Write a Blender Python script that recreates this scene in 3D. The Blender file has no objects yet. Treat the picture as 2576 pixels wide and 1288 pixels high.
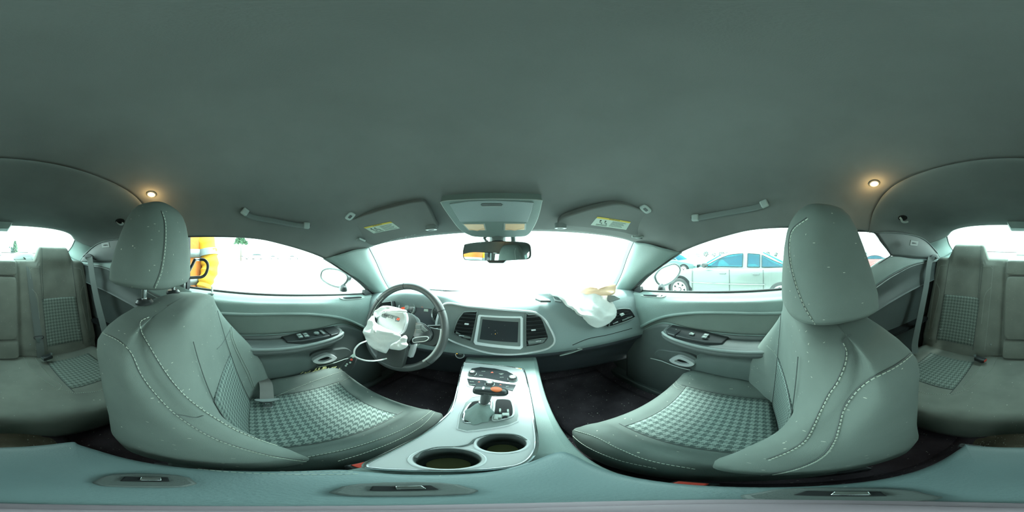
import bpy, bmesh, math, random
from mathutils import Vector, Matrix
from mathutils import noise as mnoise
V = Vector
random.seed(7)
rnd = random.Random(11)
C = bpy.context.scene.collection
PI = math.pi

# ------------------------------------------------------------------ camera, world, sun, exposure
# The origin is the eye point of the panorama, x right, y towards the bonnet, z up (metres).
YAW, ROLL = math.radians(2.0), math.radians(1.2)
GROUND = -1.10
_r0 = V((math.cos(YAW), -math.sin(YAW), 0)); _f = V((math.sin(YAW), math.cos(YAW), 0)); _z = V((0, 0, 1))
CR = _r0 * math.cos(ROLL) - _z * math.sin(ROLL)
CU = _z * math.cos(ROLL) + _r0 * math.sin(ROLL)
cam = bpy.data.cameras.new('camera'); cam.type = 'PANO'
try: cam.panorama_type = 'EQUIRECTANGULAR'
except Exception: pass
try: cam.cycles.panorama_type = 'EQUIRECTANGULAR'
except Exception: pass
cam.clip_start = 0.005; cam.clip_end = 500
co = bpy.data.objects.new('camera', cam); C.objects.link(co)
m = Matrix.Identity(4)
for i in range(3):
    m[i][0] = CR[i]; m[i][1] = CU[i]; m[i][2] = -_f[i]
co.matrix_world = m
bpy.context.scene.camera = co

w = bpy.data.worlds.new('sky'); bpy.context.scene.world = w; w.use_nodes = True
wn = w.node_tree; bg = wn.nodes['Background']
SKY = 9.5
# hazy bright overcast: lighter towards the horizon, one smooth ramp over the whole sky
tc = wn.nodes.new('ShaderNodeTexCoord'); sp = wn.nodes.new('ShaderNodeSeparateXYZ')
wr = wn.nodes.new('ShaderNodeValToRGB')
wn.links.new(tc.outputs['Generated'], sp.inputs[0]); wn.links.new(sp.outputs['Z'], wr.inputs[0])
wr.color_ramp.elements[0].position = 0.0; wr.color_ramp.elements[0].color = (0.84, 1.0, 0.955, 1)
wr.color_ramp.elements[1].position = 0.8; wr.color_ramp.elements[1].color = (0.72, 0.97, 0.97, 1)
wn.links.new(wr.outputs[0], bg.inputs[0]); bg.inputs[1].default_value = SKY
sd = bpy.data.lights.new('sun', 'SUN'); sd.energy = 15.0; sd.angle = math.radians(12); sd.color = (0.93, 1.0, 0.97)
so = bpy.data.objects.new('sun', sd); C.objects.link(so)
_se, _sa = math.radians(62), math.radians(10)
so.rotation_euler = V((math.sin(_sa) * math.cos(_se), math.cos(_sa) * math.cos(_se), math.sin(_se))).to_track_quat('Z', 'Y').to_euler()
vs = bpy.context.scene.view_settings
vs.view_transform = 'Standard'; vs.look = 'None'; vs.gamma = 1; vs.use_curve_mapping = False; vs.exposure = 0.2
bpy.context.scene.display_settings.display_device = 'sRGB'
cy = bpy.context.scene.cycles
cy.max_bounces = 10; cy.diffuse_bounces = 6; cy.transparent_max_bounces = 12; cy.use_denoising = True
cy.sample_clamp_indirect = 6.0; cy.sample_clamp_direct = 2.5; cy.caustics_reflective = False; cy.caustics_refractive = False

# ------------------------------------------------------------------ rays from the photograph
def ray(px, py):
    a = (px / 2576 - .5) * 2 * PI; e = (.5 - py / 1288) * PI
    return CR * (math.sin(a) * math.cos(e)) + _f * (math.cos(a) * math.cos(e)) + CU * math.sin(e)
def PX(px, py, x): d = ray(px, py); return d * (x / d.x)
def PY(px, py, y): d = ray(px, py); return d * (y / d.y)
def PZ(px, py, z): d = ray(px, py); return d * (z / d.z)
def PD(px, py, dist): return ray(px, py) * dist
def PP(px, py, p0, n): d = ray(px, py); return d * (V(p0).dot(V(n)) / d.dot(V(n)))

# ------------------------------------------------------------------ materials
MATS = {}
def s2l(c):
    return tuple(((x / 255) / 12.92 if x / 255 <= .04045 else ((x / 255 + .055) / 1.055) ** 2.4) for x in c)
def mat(name, col, rough=.6, metal=0, spec=.5, bump=None, mottle=0, specks=0, emis=None, hair=0, coat=0):
    """col linear rgb; bump=(scale, strength); mottle = colour variation; specks = lint density"""
    m = bpy.data.materials.new(name); m.use_nodes = True; MATS[name] = m
    nt = m.node_tree; N = nt.nodes; L = nt.links; b = N['Principled BSDF']
    b.inputs['Base Color'].default_value = (*col, 1); b.inputs['Roughness'].default_value = rough
    b.inputs['Metallic'].default_value = metal
    b.inputs['Specular IOR Level'].default_value = spec
    if coat: b.inputs['Coat Weight'].default_value = coat
    if emis:
        b.inputs['Emission Color'].default_value = (*emis[0], 1); b.inputs['Emission Strength'].default_value = emis[1]
    geo = N.new('ShaderNodeNewGeometry')
    last = None
    if mottle or specks:
        rgb = N.new('ShaderNodeRGB'); rgb.outputs[0].default_value = (*col, 1); last = rgb.outputs[0]
    if mottle:
        n = N.new('ShaderNodeTexNoise'); n.inputs['Scale'].default_value = 9; n.inputs['Detail'].default_value = 6
        L.new(geo.outputs['Position'], n.inputs['Vector'])
        mr = N.new('ShaderNodeMapRange'); mr.inputs['From Min'].default_value = .3; mr.inputs['From Max'].default_value = .7
        mr.inputs['To Min'].default_value = 1 - mottle; mr.inputs['To Max'].default_value = 1 + mottle
        L.new(n.outputs['Fac'], mr.inputs['Value'])
        mx = N.new('ShaderNodeVectorMath'); mx.operation = 'SCALE'
        L.new(last, mx.inputs[0]); L.new(mr.outputs[0], mx.inputs['Scale']); last = mx.outputs[0]
    if specks:
        # lint and dust: short pale dashes scattered over the cloth
        for k, (sc, rot) in enumerate((((60, 60, 260), .4), ((240, 70, 70), 1.1))):
            mp = N.new('ShaderNodeMapping'); mp.inputs['Scale'].default_value = sc; mp.inputs['Rotation'].default_value = (rot, rot * 2, rot * .7)
            L.new(geo.outputs['Position'], mp.inputs['Vector'])
            vo = N.new('ShaderNodeTexVoronoi'); vo.inputs['Scale'].default_value = 1; L.new(mp.outputs[0], vo.inputs['Vector'])
            lt = N.new('ShaderNodeMath'); lt.operation = 'LESS_THAN'; lt.inputs[1].default_value = .14
            L.new(vo.outputs['Distance'], lt.inputs[0])
            sx = N.new('ShaderNodeSeparateColor'); L.new(vo.outputs['Color'], sx.inputs[0])
            l2 = N.new('ShaderNodeMath'); l2.operation = 'LESS_THAN'; l2.inputs[1].default_value = specks; L.new(sx.outputs[0], l2.inputs[0])
            mu = N.new('ShaderNodeMath'); mu.operation = 'MULTIPLY'; L.new(lt.outputs[0], mu.inputs[0]); L.new(l2.outputs[0], mu.inputs[1])
            mi = N.new('ShaderNodeMix'); mi.data_type = 'RGBA'; L.new(mu.outputs[0], mi.inputs[0]); L.new(last, mi.inputs[6]); mi.inputs[7].default_value = (.5, .5, .42, 1)
            last = mi.outputs[2]
    if last is not None: L.new(last, b.inputs['Base Color'])
    if bump:
        n = N.new('ShaderNodeTexNoise'); n.inputs['Scale'].default_value = bump[0]; n.inputs['Detail'].default_value = 3
        L.new(geo.outputs['Position'], n.inputs['Vector'])
        bp = N.new('ShaderNodeBump'); bp.inputs['Strength'].default_value = bump[1]; bp.inputs['Distance'].default_value = .002
        L.new(n.outputs['Fac'], bp.inputs['Height']); L.new(bp.outputs[0], b.inputs['Normal'])
    return m
def mat_hound(name, c1, c2, period=.019):
    """woven houndstooth from the thread rule: four dark and four pale threads each way in a two-by-two twill, on the cloth's own UVs"""
    m = bpy.data.materials.new(name); m.use_nodes = True; MATS[name] = m
    nt = m.node_tree; N = nt.nodes; L = nt.links; b = N['Principled BSDF']; b.inputs['Roughness'].default_value = .9; b.inputs['Specular IOR Level'].default_value = .2
    uv = N.new('ShaderNodeTexCoord'); sx = N.new('ShaderNodeSeparateXYZ'); L.new(uv.outputs['UV'], sx.inputs[0])
    def math_(op, a, c=None):
        n = N.new('ShaderNodeMath'); n.operation = op
        for k, v in enumerate((a, c)):
            if v is None: continue
            if isinstance(v, (int, float)): n.inputs[k].default_value = v
            else: L.new(v, n.inputs[k])
        return n.outputs[0]
    i = math_('FLOOR', math_('MULTIPLY', sx.outputs[0], 8 / period)); j = math_('FLOOR', math_('MULTIPLY', sx.outputs[1], 8 / period))
    def fmod(a, k): return math_('SUBTRACT', a, math_('MULTIPLY', math_('FLOOR', math_('DIVIDE', a, k)), k))
    tw = math_('LESS_THAN', fmod(math_('ADD', math_('ADD', i, j), .1), 4), 2)
    wi = math_('LESS_THAN', fmod(math_('ADD', i, .1), 8), 4); wj = math_('LESS_THAN', fmod(math_('ADD', j, .1), 8), 4)
    v = math_('ADD', math_('MULTIPLY', tw, wi), math_('MULTIPLY', math_('SUBTRACT', 1, tw), wj))
    mi = N.new('ShaderNodeMix'); mi.data_type = 'RGBA'; L.new(v, mi.inputs[0]); mi.inputs[6].default_value = (*c1, 1); mi.inputs[7].default_value = (*c2, 1)
    L.new(mi.outputs[2], b.inputs['Base Color'])
    bp = N.new('ShaderNodeBump'); bp.inputs['Strength'].default_value = .4; bp.inputs['Distance'].default_value = .001
    L.new(v, bp.inputs['Height']); L.new(bp.outputs[0], b.inputs['Normal'])
    return m
def mat_glass(name, tint=(.93, 1, .98), gloss=.05):
    m = bpy.data.materials.new(name); m.use_nodes = True; MATS[name] = m
    nt = m.node_tree; N = nt.nodes; L = nt.links; N.remove(N['Principled BSDF'])
    t = N.new('ShaderNodeBsdfTransparent'); t.inputs[0].default_value = (*tint, 1)
    g = N.new('ShaderNodeBsdfGlossy'); g.inputs['Roughness'].default_value = .02
    mx = N.new('ShaderNodeMixShader'); mx.inputs[0].default_value = gloss
    L.new(t.outputs[0], mx.inputs[1]); L.new(g.outputs[0], mx.inputs[2]); L.new(mx.outputs[0], N['Material Output'].inputs[0])
    return m
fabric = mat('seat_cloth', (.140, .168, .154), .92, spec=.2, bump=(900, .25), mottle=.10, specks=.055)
fabric_d = mat('seat_cloth_side', (.092, .112, .104), .92, spec=.2, bump=(900, .25), mottle=.10, specks=.05)  # same cloth as the backrest, the cushion's shade put into the colour
fabric_r = mat('rear_cloth', (.195, .205, .18), .92, spec=.2, bump=(900, .25), mottle=.14, specks=.05)
hound = mat_hound('houndstooth_cloth', (.070, .094, .088), (.185, .228, .21), .0185)
hound_r = mat_hound('houndstooth_rear', (.115, .14, .125), (.235, .275, .245), .020)
stitch = mat('stitch_thread', (.62, .68, .60), .8)
headl = mat('headliner_cloth', (.165, .175, .168), .95, spec=.1, bump=(700, .2), mottle=.06)
headl_r = mat('headliner_rear', (.150, .165, .158), .95, spec=.1, bump=(700, .2), mottle=.06)
vinyl = mat('soft_vinyl', (.175, .23, .218), .55, spec=.4, bump=(500, .35), mottle=.05)
vinyl_d = mat('dark_vinyl', (.075, .088, .086), .5, spec=.4, bump=(500, .3), mottle=.08)
vinyl_l = mat('lid_vinyl', (.120, .172, .178), .45, spec=.5, bump=(400, .3), mottle=.06, specks=.012)
insert = mat('door_insert_cloth', (.135, .165, .148), .9, spec=.2, bump=(800, .3), mottle=.05)
dash_m = mat('dash_vinyl', (.21, .26, .26), .42, spec=.6, bump=(450, .3))  # lighter than the real vinyl, windscreen glare put into the base colour
dash_lo = mat('dash_lower_plastic', (.055, .060, .070), .5, spec=.4, bump=(450, .25))
black = mat('black_plastic', (.022, .025, .026), .35, spec=.5)
matte = mat('matte_black', (.012, .013, .014), .8, spec=.2)
gloss = mat('gloss_black', (.018, .022, .024), .12, spec=.6)
grey = mat('grey_plastic', (.14, .165, .16), .45, spec=.5)
lgrey = mat('light_grey_plastic', (.33, .38, .36), .45, spec=.5)
silver = mat('satin_silver', (.86, .88, .90), .36, metal=.2, spec=.5)
chrome = mat('chrome', (.80, .82, .84), .10, metal=1)
leather = mat('wheel_leather', (.050, .055, .055), .38, spec=.6, bump=(600, .3))
pocket_m = mat('pocket_vinyl', (.095, .118, .112), .6, spec=.3, bump=(500, .3), mottle=.06)
carpet = mat('carpet', (.070, .054, .064), .95, spec=.1, bump=(300, 1), mottle=.35, specks=.16)
carpet_t = mat('dusty_carpet', (.12, .10, .075), .95, spec=.1, bump=(300, 1), mottle=.5, specks=.5)
belt_m = mat('belt_webbing', (.135, .155, .148), .7, bump=(1200, .4))
belt_d = mat('belt_webbing_dark', (.16, .155, .145), .75, bump=(1200, .4))
airb = mat('airbag_cloth', (.96, .96, .95), .8, bump=(60, .6))
peach = mat('peach_cloth', (.72, .48, .33), .8, bump=(50, .5))
paper = mat('paper', (.42, .50, .44), .7)
yellow = mat('yellow_print', (.55, .42, .06), .7)
ink = mat('black_ink', (.02, .025, .022), .7)
red = mat('red_plastic', (.55, .05, .03), .4)
orange = mat('orange_paint', (.50, .09, .012), .5)
amber = mat('amber_lens', (.62, .50, .34), .3, emis=((1, .62, .3), .12))
lampm = mat('lamp_glow', (1, .9, .7), .5, emis=((1, .72, .38), 22))
ledm = mat('amber_led', (1, .4, .05), .5, emis=((1, .42, .04), 3))
ledr = mat('red_mark', (.7, .08, .03), .5, emis=((1, .12, .04), .45))
screen = mat('dark_screen', (.020, .024, .028), .18, spec=.6, specks=.012)
mirror = mat('mirror_glass', (.85, .92, .92), .02, metal=1)
rubber = mat('rubber', (.012, .014, .014), .6)
glass = mat_glass('window_glass'); lens = mat_glass('clear_lens', (.9, .97, 1), .12)
cglass = mat_glass('tinted_car_glass', (.13, .62, .72), .05)
mauve = mat('camera_foot', (.21, .165, .19), .6)
foam = mat('yellow_foam', (.42, .42, .20), .9)
asphalt = mat('ground', (.46, .48, .46), .9, mottle=.08)
leaf1 = mat('tree_leaf', (.03, .075, .035), .8, mottle=.3)
leaf2 = mat('far_leaf', (.028, .052, .046), .8, mottle=.3)
bark = mat('bark', (.08, .06, .045), .9)
wallw = mat('far_wall', (.40, .42, .40), .8)
paint_s = mat('silver_paint', (.105, .125, .115), .32, metal=.3, spec=.6, coat=.3)
paint_t = mat('teal_paint', (.02, .06, .06), .3, spec=.6, coat=.3)
paint_r = mat('red_paint', (.20, .03, .03), .3, spec=.6, coat=.3)
paint_w = mat('white_paint', (.55, .58, .56), .3, spec=.6)
paint_k = mat('body_paint', (.12, .13, .13), .3, spec=.6)
hivis = mat('orange_jacket', (.42, .11, .006), .8, bump=(30, .5))
hiyel = mat('yellow_jacket', (.50, .25, .004), .8, bump=(30, .5))
reflec = mat('reflective_band', (.14, .16, .16), .4)
skin = mat('skin', (.45, .27, .19), .5, spec=.4)
denim = mat('trousers', (.05, .06, .09), .8)
hairm = mat('hair', (.03, .02, .015), .7)

# ------------------------------------------------------------------ object helpers
def org(p):
    o = V((0, 0, 0))
    while p is not None: o += p.location; p = p.parent
    return o
def fin(o, parent=None, kind=None, label=None, cat=None, group=None):
    C.objects.link(o)
    if parent is not None: o.parent = parent
    if kind: o['kind'] = kind
    if label: o['label'] = label
    if cat: o['category'] = cat
    if group: o['group'] = group
    return o
def thing(name, label, cat, loc=(0, 0, 0), group=None):
    o = bpy.data.objects.new(name, None); o.empty_display_size = .05; o.location = loc
    return fin(o, None, None, label, cat, group)
class MB:
    def __init__(s): s.v = []; s.f = []; s.uv = None
    def add(s, v, f):
        n = len(s.v); s.v += [V(x) for x in v]; s.f += [tuple(i + n for i in q) for q in f]; return s
    def box(s, c, size, R=None):
        c = V(c); hx, hy, hz = size[0] / 2, size[1] / 2, size[2] / 2
        vs = [V((x, y, z)) for x in (-hx, hx) for y in (-hy, hy) for z in (-hz, hz)]
        if R is not None: vs = [R @ v for v in vs]
        return s.add([c + v for v in vs], [(0, 1, 3, 2), (4, 6, 7, 5), (0, 4, 5, 1), (2, 3, 7, 6), (0, 2, 6, 4), (1, 5, 7, 3)])
    def tube(s, pts, r, n=10, closed=False, cap=True, flat=None, up=None):
        """sweep; flat=(w,t) sweeps a strap section instead of a circle, up = its width direction"""
        pts = [V(p) for p in pts]; N = len(pts); vs = []; prev = None
        for i, p in enumerate(pts):
            a = pts[(i - 1) % N] if (closed or i > 0) else p; b = pts[(i + 1) % N] if (closed or i < N - 1) else p
            t = (b - a).normalized()
            if up is not None: u = (V(up) - t * t.dot(V(up))).normalized()
            elif prev is None:
                u = t.orthogonal().normalized()
            else: u = (prev - t * t.dot(prev)).normalized()
            prev = u; w_ = t.cross(u)
            rr = r[i] if isinstance(r, (list, tuple)) else r
            if flat:
                for (sx, sy) in ((1, 1), (1, -1), (-1, -1), (-1, 1)): vs.append(p + u * flat[0] / 2 * sx + w_ * flat[1] / 2 * sy)
            else:
                for k in range(n):
                    an = 2 * PI * k / n; vs.append(p + (u * math.cos(an) + w_ * math.sin(an)) * rr)
        n = 4 if flat else n
        fs = []
        for i in range(N if closed else N - 1):
            for k in range(n):
                a = i * n + k; b = i * n + (k + 1) % n; c = ((i + 1) % N) * n + (k + 1) % n; d = ((i + 1) % N) * n + k
                fs.append((a, b, c, d))
        if not closed and cap: fs += [tuple(range(n))[::-1], tuple((N - 1) * n + k for k in range(n))]
        return s.add(vs, fs)
    def lathe(s, prof, p0, ax, n=24, cap=True):
        p0 = V(p0); ax = V(ax).normalized(); u = ax.orthogonal().normalized(); w_ = ax.cross(u); vs = []; fs = []
        for (r, h) in prof:
            for k in range(n):
                an = 2 * PI * k / n; vs.append(p0 + ax * h + (u * math.cos(an) + w_ * math.sin(an)) * r)
        for i in range(len(prof) - 1):
            for k in range(n): fs.append((i * n + k, i * n + (k + 1) % n, (i + 1) * n + (k + 1) % n, (i + 1) * n + k))
        if cap: fs += [tuple(range(n))[::-1], tuple((len(prof) - 1) * n + k for k in range(n))]
        return s.add(vs, fs)
    def loft(s, loops, cap=True, close=True):
        n = len(loops[0]); vs = [p for l in loops for p in l]; fs = []
        for i in range(len(loops) - 1):
            for k in range(n if close else n - 1): fs.append((i * n + k, i * n + (k + 1) % n, (i + 1) * n + (k + 1) % n, (i + 1) * n + k))
        if cap: fs += [tuple(range(n))[::-1], tuple((len(loops) - 1) * n + k for k in range(n))]
        return s.add(vs, fs)
    def slab(s, pts, nrm, d, back=.002):
        """a flat outline raised d along nrm and sunk back behind it"""
        nrm = V(nrm).normalized(); pts = [V(p) for p in pts]
        return s.loft([[p - nrm * back for p in pts], [p + nrm * d for p in pts]])
    def ring(s, o, i, nrm, d, back=.002):
        nrm = V(nrm).normalized(); n = len(o)
        L = [[p - nrm * back for p in o], [p + nrm * d for p in o], [p + nrm * d for p in i], [p - nrm * back for p in i]]
        vs = [p for l in L for p in l]; fs = []
        for q in range(4):
            for k in range(n): fs.append((q * n + k, q * n + (k + 1) % n, ((q + 1) % 4) * n + (k + 1) % n, ((q + 1) % 4) * n + k))
        return s.add(vs, fs)
    def build(s, name, m, parent=None, smooth=True, bevel=0, sub=0, solid=0, seg=2, uv=None, ang=40, face=None, **kw):
        o0 = org(parent); me = bpy.data.meshes.new(name)
        me.from_pydata([tuple(v - o0) for v in s.v], [], s.f); me.update()
        bm = bmesh.new(); bm.from_mesh(me)
        bmesh.ops.remove_doubles(bm, verts=bm.verts, dist=1e-6)
        if face is None: bmesh.ops.recalc_face_normals(bm, faces=bm.faces)
        bm.to_mesh(me); bm.free()
        if face is not None:      # open sheet: normals towards the given point
            c = V(face) - o0; q = 0
            for p in me.polygons: q += p.normal.dot(c - p.center) * p.area
            if q < 0: me.flip_normals()
        me.materials.append(m)
        if smooth:
            for p in me.polygons: p.use_smooth = True
            try: me.set_sharp_from_angle(angle=math.radians(ang))
            except Exception: pass
        if uv:
            ul = me.uv_layers.new(name='UVMap')
            for lp in me.loops: ul.data[lp.index].uv = uv(me.vertices[lp.vertex_index].co + o0)
        o = bpy.data.objects.new(name, me)
        if bevel:
            md = o.modifiers.new('bevel', 'BEVEL'); md.width = bevel; md.segments = seg; md.limit_method = 'ANGLE'; md.angle_limit = math.radians(35)
        if solid:
            md = o.modifiers.new('solid', 'SOLIDIFY'); md.thickness = solid; md.offset = -1
        if sub:
            md = o.modifiers.new('sub', 'SUBSURF'); md.levels = sub; md.render_levels = sub
        return fin(o, parent, **kw)
def crom(pts, n):
    pts = [V(p) for p in pts]; out = []; K = len(pts) - 1
    for i in range(n + 1):
        t = i / n * K; k = min(int(t), K - 1); f = t - k
        p1, p2 = pts[k], pts[k + 1]
        p0 = pts[k - 1] if k > 0 else p1 * 2 - p2; p3 = pts[k + 2] if k + 2 <= K else p2 * 2 - p1
        out.append(.5 * ((2 * p1) + (p2 - p0) * f + (2 * p0 - 5 * p1 + 4 * p2 - p3) * f * f + (3 * p1 - p0 - 3 * p2 + p3) * f ** 3))
    return out
def cromc(pts, n):
    pts = [V(p) for p in pts]; K = len(pts); out = []
    for i in range(n):
        t = i / n * K; k = int(t); f = t - k; p0, p1, p2, p3 = (pts[(k + j - 1) % K] for j in range(4))
        out.append(.5 * ((2 * p1) + (p2 - p0) * f + (2 * p0 - 5 * p1 + 4 * p2 - p3) * f * f + (3 * p1 - p0 - 3 * p2 + p3) * f ** 3))
    return out
def grid(rows, nu, nv):
    R = [crom(r, nu) for r in rows]; cols = [crom([r[k] for r in R], nv) for k in range(nu + 1)]
    return [[cols[k][j] for k in range(nu + 1)] for j in range(nv + 1)]
def gmesh(G, mb=None):
    mb = mb or MB(); n = len(G[0]); vs = [p for r in G for p in r]
    return mb.add(vs, [(j * n + k, j * n + k + 1, (j + 1) * n + k + 1, (j + 1) * n + k) for j in range(len(G) - 1) for k in range(n - 1)])
def patch(rows, nu, nv): return gmesh(grid(rows, nu, nv))
def stitches(pts, mb=None, step=.0075, dash=.005, r=.0007):
    mb = mb or MB(); pts = [V(p) for p in pts]; d = 0
    segs = []; acc = 0
    L = [0]
    for a, b in zip(pts, pts[1:]): L.append(L[-1] + (b - a).length)
    def at(s_):
        for k in range(len(L) - 1):
            if L[k + 1] >= s_: return pts[k].lerp(pts[k + 1], (s_ - L[k]) / max(1e-9, L[k + 1] - L[k]))
        return pts[-1]
    s_ = 0
    while s_ + dash < L[-1]:
        mb.tube([at(s_), at(s_ + dash)], r, n=4); s_ += step
    return mb
def text(body, loc, size, xdir, ydir, m, parent, name='lettering', ext=.0002, align='CENTER', **kw):
    cu = bpy.data.curves.new(name, 'FONT'); cu.body = body; cu.size = size; cu.extrude = ext; cu.align_x = align; cu.align_y = 'CENTER'; cu.resolution_u = 2
    cu.materials.append(m);
    tmp = bpy.data.objects.new(name, cu); C.objects.link(tmp); bpy.context.view_layer.update()
    me = bpy.data.meshes.new_from_object(tmp.evaluated_get(bpy.context.evaluated_depsgraph_get())); me.name = name; bpy.data.objects.remove(tmp)
    o = bpy.data.objects.new(name, me)
    x = V(xdir).normalized(); z = x.cross(V(ydir)).normalized(); y = z.cross(x)
    M = Matrix.Identity(4)
    for i in range(3): M[i][0] = x[i]; M[i][1] = y[i]; M[i][2] = z[i]
    o0 = org(parent); M.translation = V(loc) - o0
    fin(o, parent, **kw); o.matrix_local = M
    return o
def ell(c, ux, uy, rx, ry, n=28, p=2.0):
    out = []
    for k in range(n):
        a = 2 * PI * k / n; ca, sa = math.cos(a), math.sin(a)
        out.append(V(c) + V(ux) * rx * math.copysign(abs(ca) ** (2 / p), ca) + V(uy) * ry * math.copysign(abs(sa) ** (2 / p), sa))
    return out
def shrink(pts, d):
    c = sum(pts, V()) / len(pts); out = []; n = len(pts)
    for k, p in enumerate(pts):
        t = (pts[(k + 1) % n] - pts[k - 1]).normalized(); v = c - p
        q = (v - t * v.dot(t)); q = q.normalized() if q.length > 1e-9 else v.normalized(); out.append(p + q * d)
    return out
XC = -.035
def S(s, w_, y, z): return V((XC + s * w_, y, z))
# ================================================================== THE CABIN SHELL
def mirror_row(h):      # (w, y, z) from the centre line outwards -> a full row left to right
    L = [V((XC - a, y, z)) for a, y, z in h[::-1]]; R = [V((XC + a, y, z)) for a, y, z in h]
    return L[:-1] + R
FACE = V((0, 0, -.05))
# ---- headliner
hr = [
 [(0, .600, .092), (.2, .595, .091), (.38, .575, .083), (.50, .555, .070), (.575, .535, .052), (.590, .44, .022), (.600, .32, .003)],
 [(0, .450, .160), (.2, .448, .158), (.36, .435, .146), (.47, .41, .118), (.545, .36, .078), (.580, .31, .046), (.597, .25, .026)],
 [(0, .220, .238), (.2, .220, .236), (.36, .215, .222), (.47, .21, .190), (.545, .19, .140), (.575, .17, .095), (.590, .15, .052)],
 [(0, .000, .272), (.2, .000, .270), (.36, .000, .258), (.47, .00, .226), (.545, .00, .170), (.572, .00, .125), (.584, .00, .082)],
 [(0, -.22, .280), (.2, -.22, .278), (.36, -.22, .267), (.47, -.22, .236), (.540, -.22, .180), (.568, -.22, .135), (.580, -.22, .094)],
 [(0, -.40, .270), (.2, -.40, .268), (.36, -.40, .257), (.47, -.405, .226), (.535, -.41, .172), (.562, -.415, .130), (.578, -.42, .092)]]
patch([mirror_row(h) for h in hr], 60, 48).build('ceiling', headl, face=FACE, solid=.012, kind='structure')
rr = [
 [(0, -.395, .276), (.2, -.395, .274), (.38, -.395, .258), (.48, -.40, .228), (.540, -.405, .176), (.570, -.41, .13), (.582, -.415, .09)],
 [(0, -.410, .262), (.2, -.410, .260), (.38, -.410, .244), (.47, -.415, .214), (.530, -.42, .166), (.560, -.425, .125), (.578, -.43, .088)],
 [(0, -.550, .243), (.2, -.550, .241), (.38, -.550, .228), (.48, -.55, .200), (.545, -.56, .160), (.578, -.56, .135), (.592, -.56, .108)],
 [(0, -.720, .216), (.2, -.720, .214), (.38, -.720, .202), (.48, -.72, .182), (.548, -.72, .155), (.585, -.72, .133), (.605, -.71, .112)],
 [(0, -.880, .196), (.2, -.880, .194), (.38, -.885, .184), (.48, -.89, .168), (.540, -.90, .145), (.590, -.88, .118), (.612, -.86, .100)],
 [(0, -.980, .186), (.2, -.980, .186), (.36, -.990, .180), (.47, -1.02, .163), (.535, -1.06, .128), (.59, -.99, .09), (.622, -.95, .072)]]
ceil = bpy.data.objects['ceiling']
patch([mirror_row(h) for h in rr], 60, 40).build('rear_headliner', headl_r, ceil, face=FACE, solid=.012, ang=25)
# roof skin above the headliner
rs = [[(a * 1.06, y * 1.03, z + .035) for a, y, z in h] for h in hr[:5]] + [[(a * 1.06, y * 1.03, z + .04) for a, y, z in h] for h in rr[2:]]
patch([mirror_row(h) for h in rs], 24, 24).build('roof_skin', paint_k, ceil, face=V((0, 0, 5)), solid=.004)

# ---- pillars beside the windscreen
for s, nm in ((-1, 1), (1, 2)):
    we = [S(s, .575, .540, .056), S(s, .600, .615, -.020), S(s, .632, .70, -.115), S(s, .652, .78, -.20), S(s, .66, .83, -.245)]
    dr = [S(s, .600, .315, .002), S(s, .606, .40, -.045), S(s, .640, .53, -.118), S(s, .672, .625, -.186), S(s, .69, .68, -.235)]
    mid = [S(s, .560, .44, .040), S(s, .575, .52, -.028), S(s, .605, .62, -.112), S(s, .635, .70, -.19), S(s, .65, .76, -.25)]
    oe = [p + V((s * .02, .035, .03)) for p in we]; od = [p + V((s * .03, 0, 0)) for p in dr]
    G = [[a, a.lerp(c, .5) + V((-s * .008, 0, 0)), c, c.lerp(d, .5) + V((-s * .010, 0, 0)), d] for a, c, d in zip(we, mid, dr)]
    patch(G, 16, 24).build('trim_%d' % nm, vinyl, face=FACE, solid=.006, kind='structure')
    tr = bpy.data.objects['trim_%d' % nm]
    MB().tube(crom([p + V((s * .004, .004, 0)) for p in we], 20), .004, 6).build('windscreen_seal', rubber, tr)
    # metal pillar outside the trim
    patch([[a, b] for a, b in zip(oe, od)], 2, 12).build('pillar_skin', paint_k, tr, face=V((s * 5, 3, 1)), solid=.004)
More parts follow.
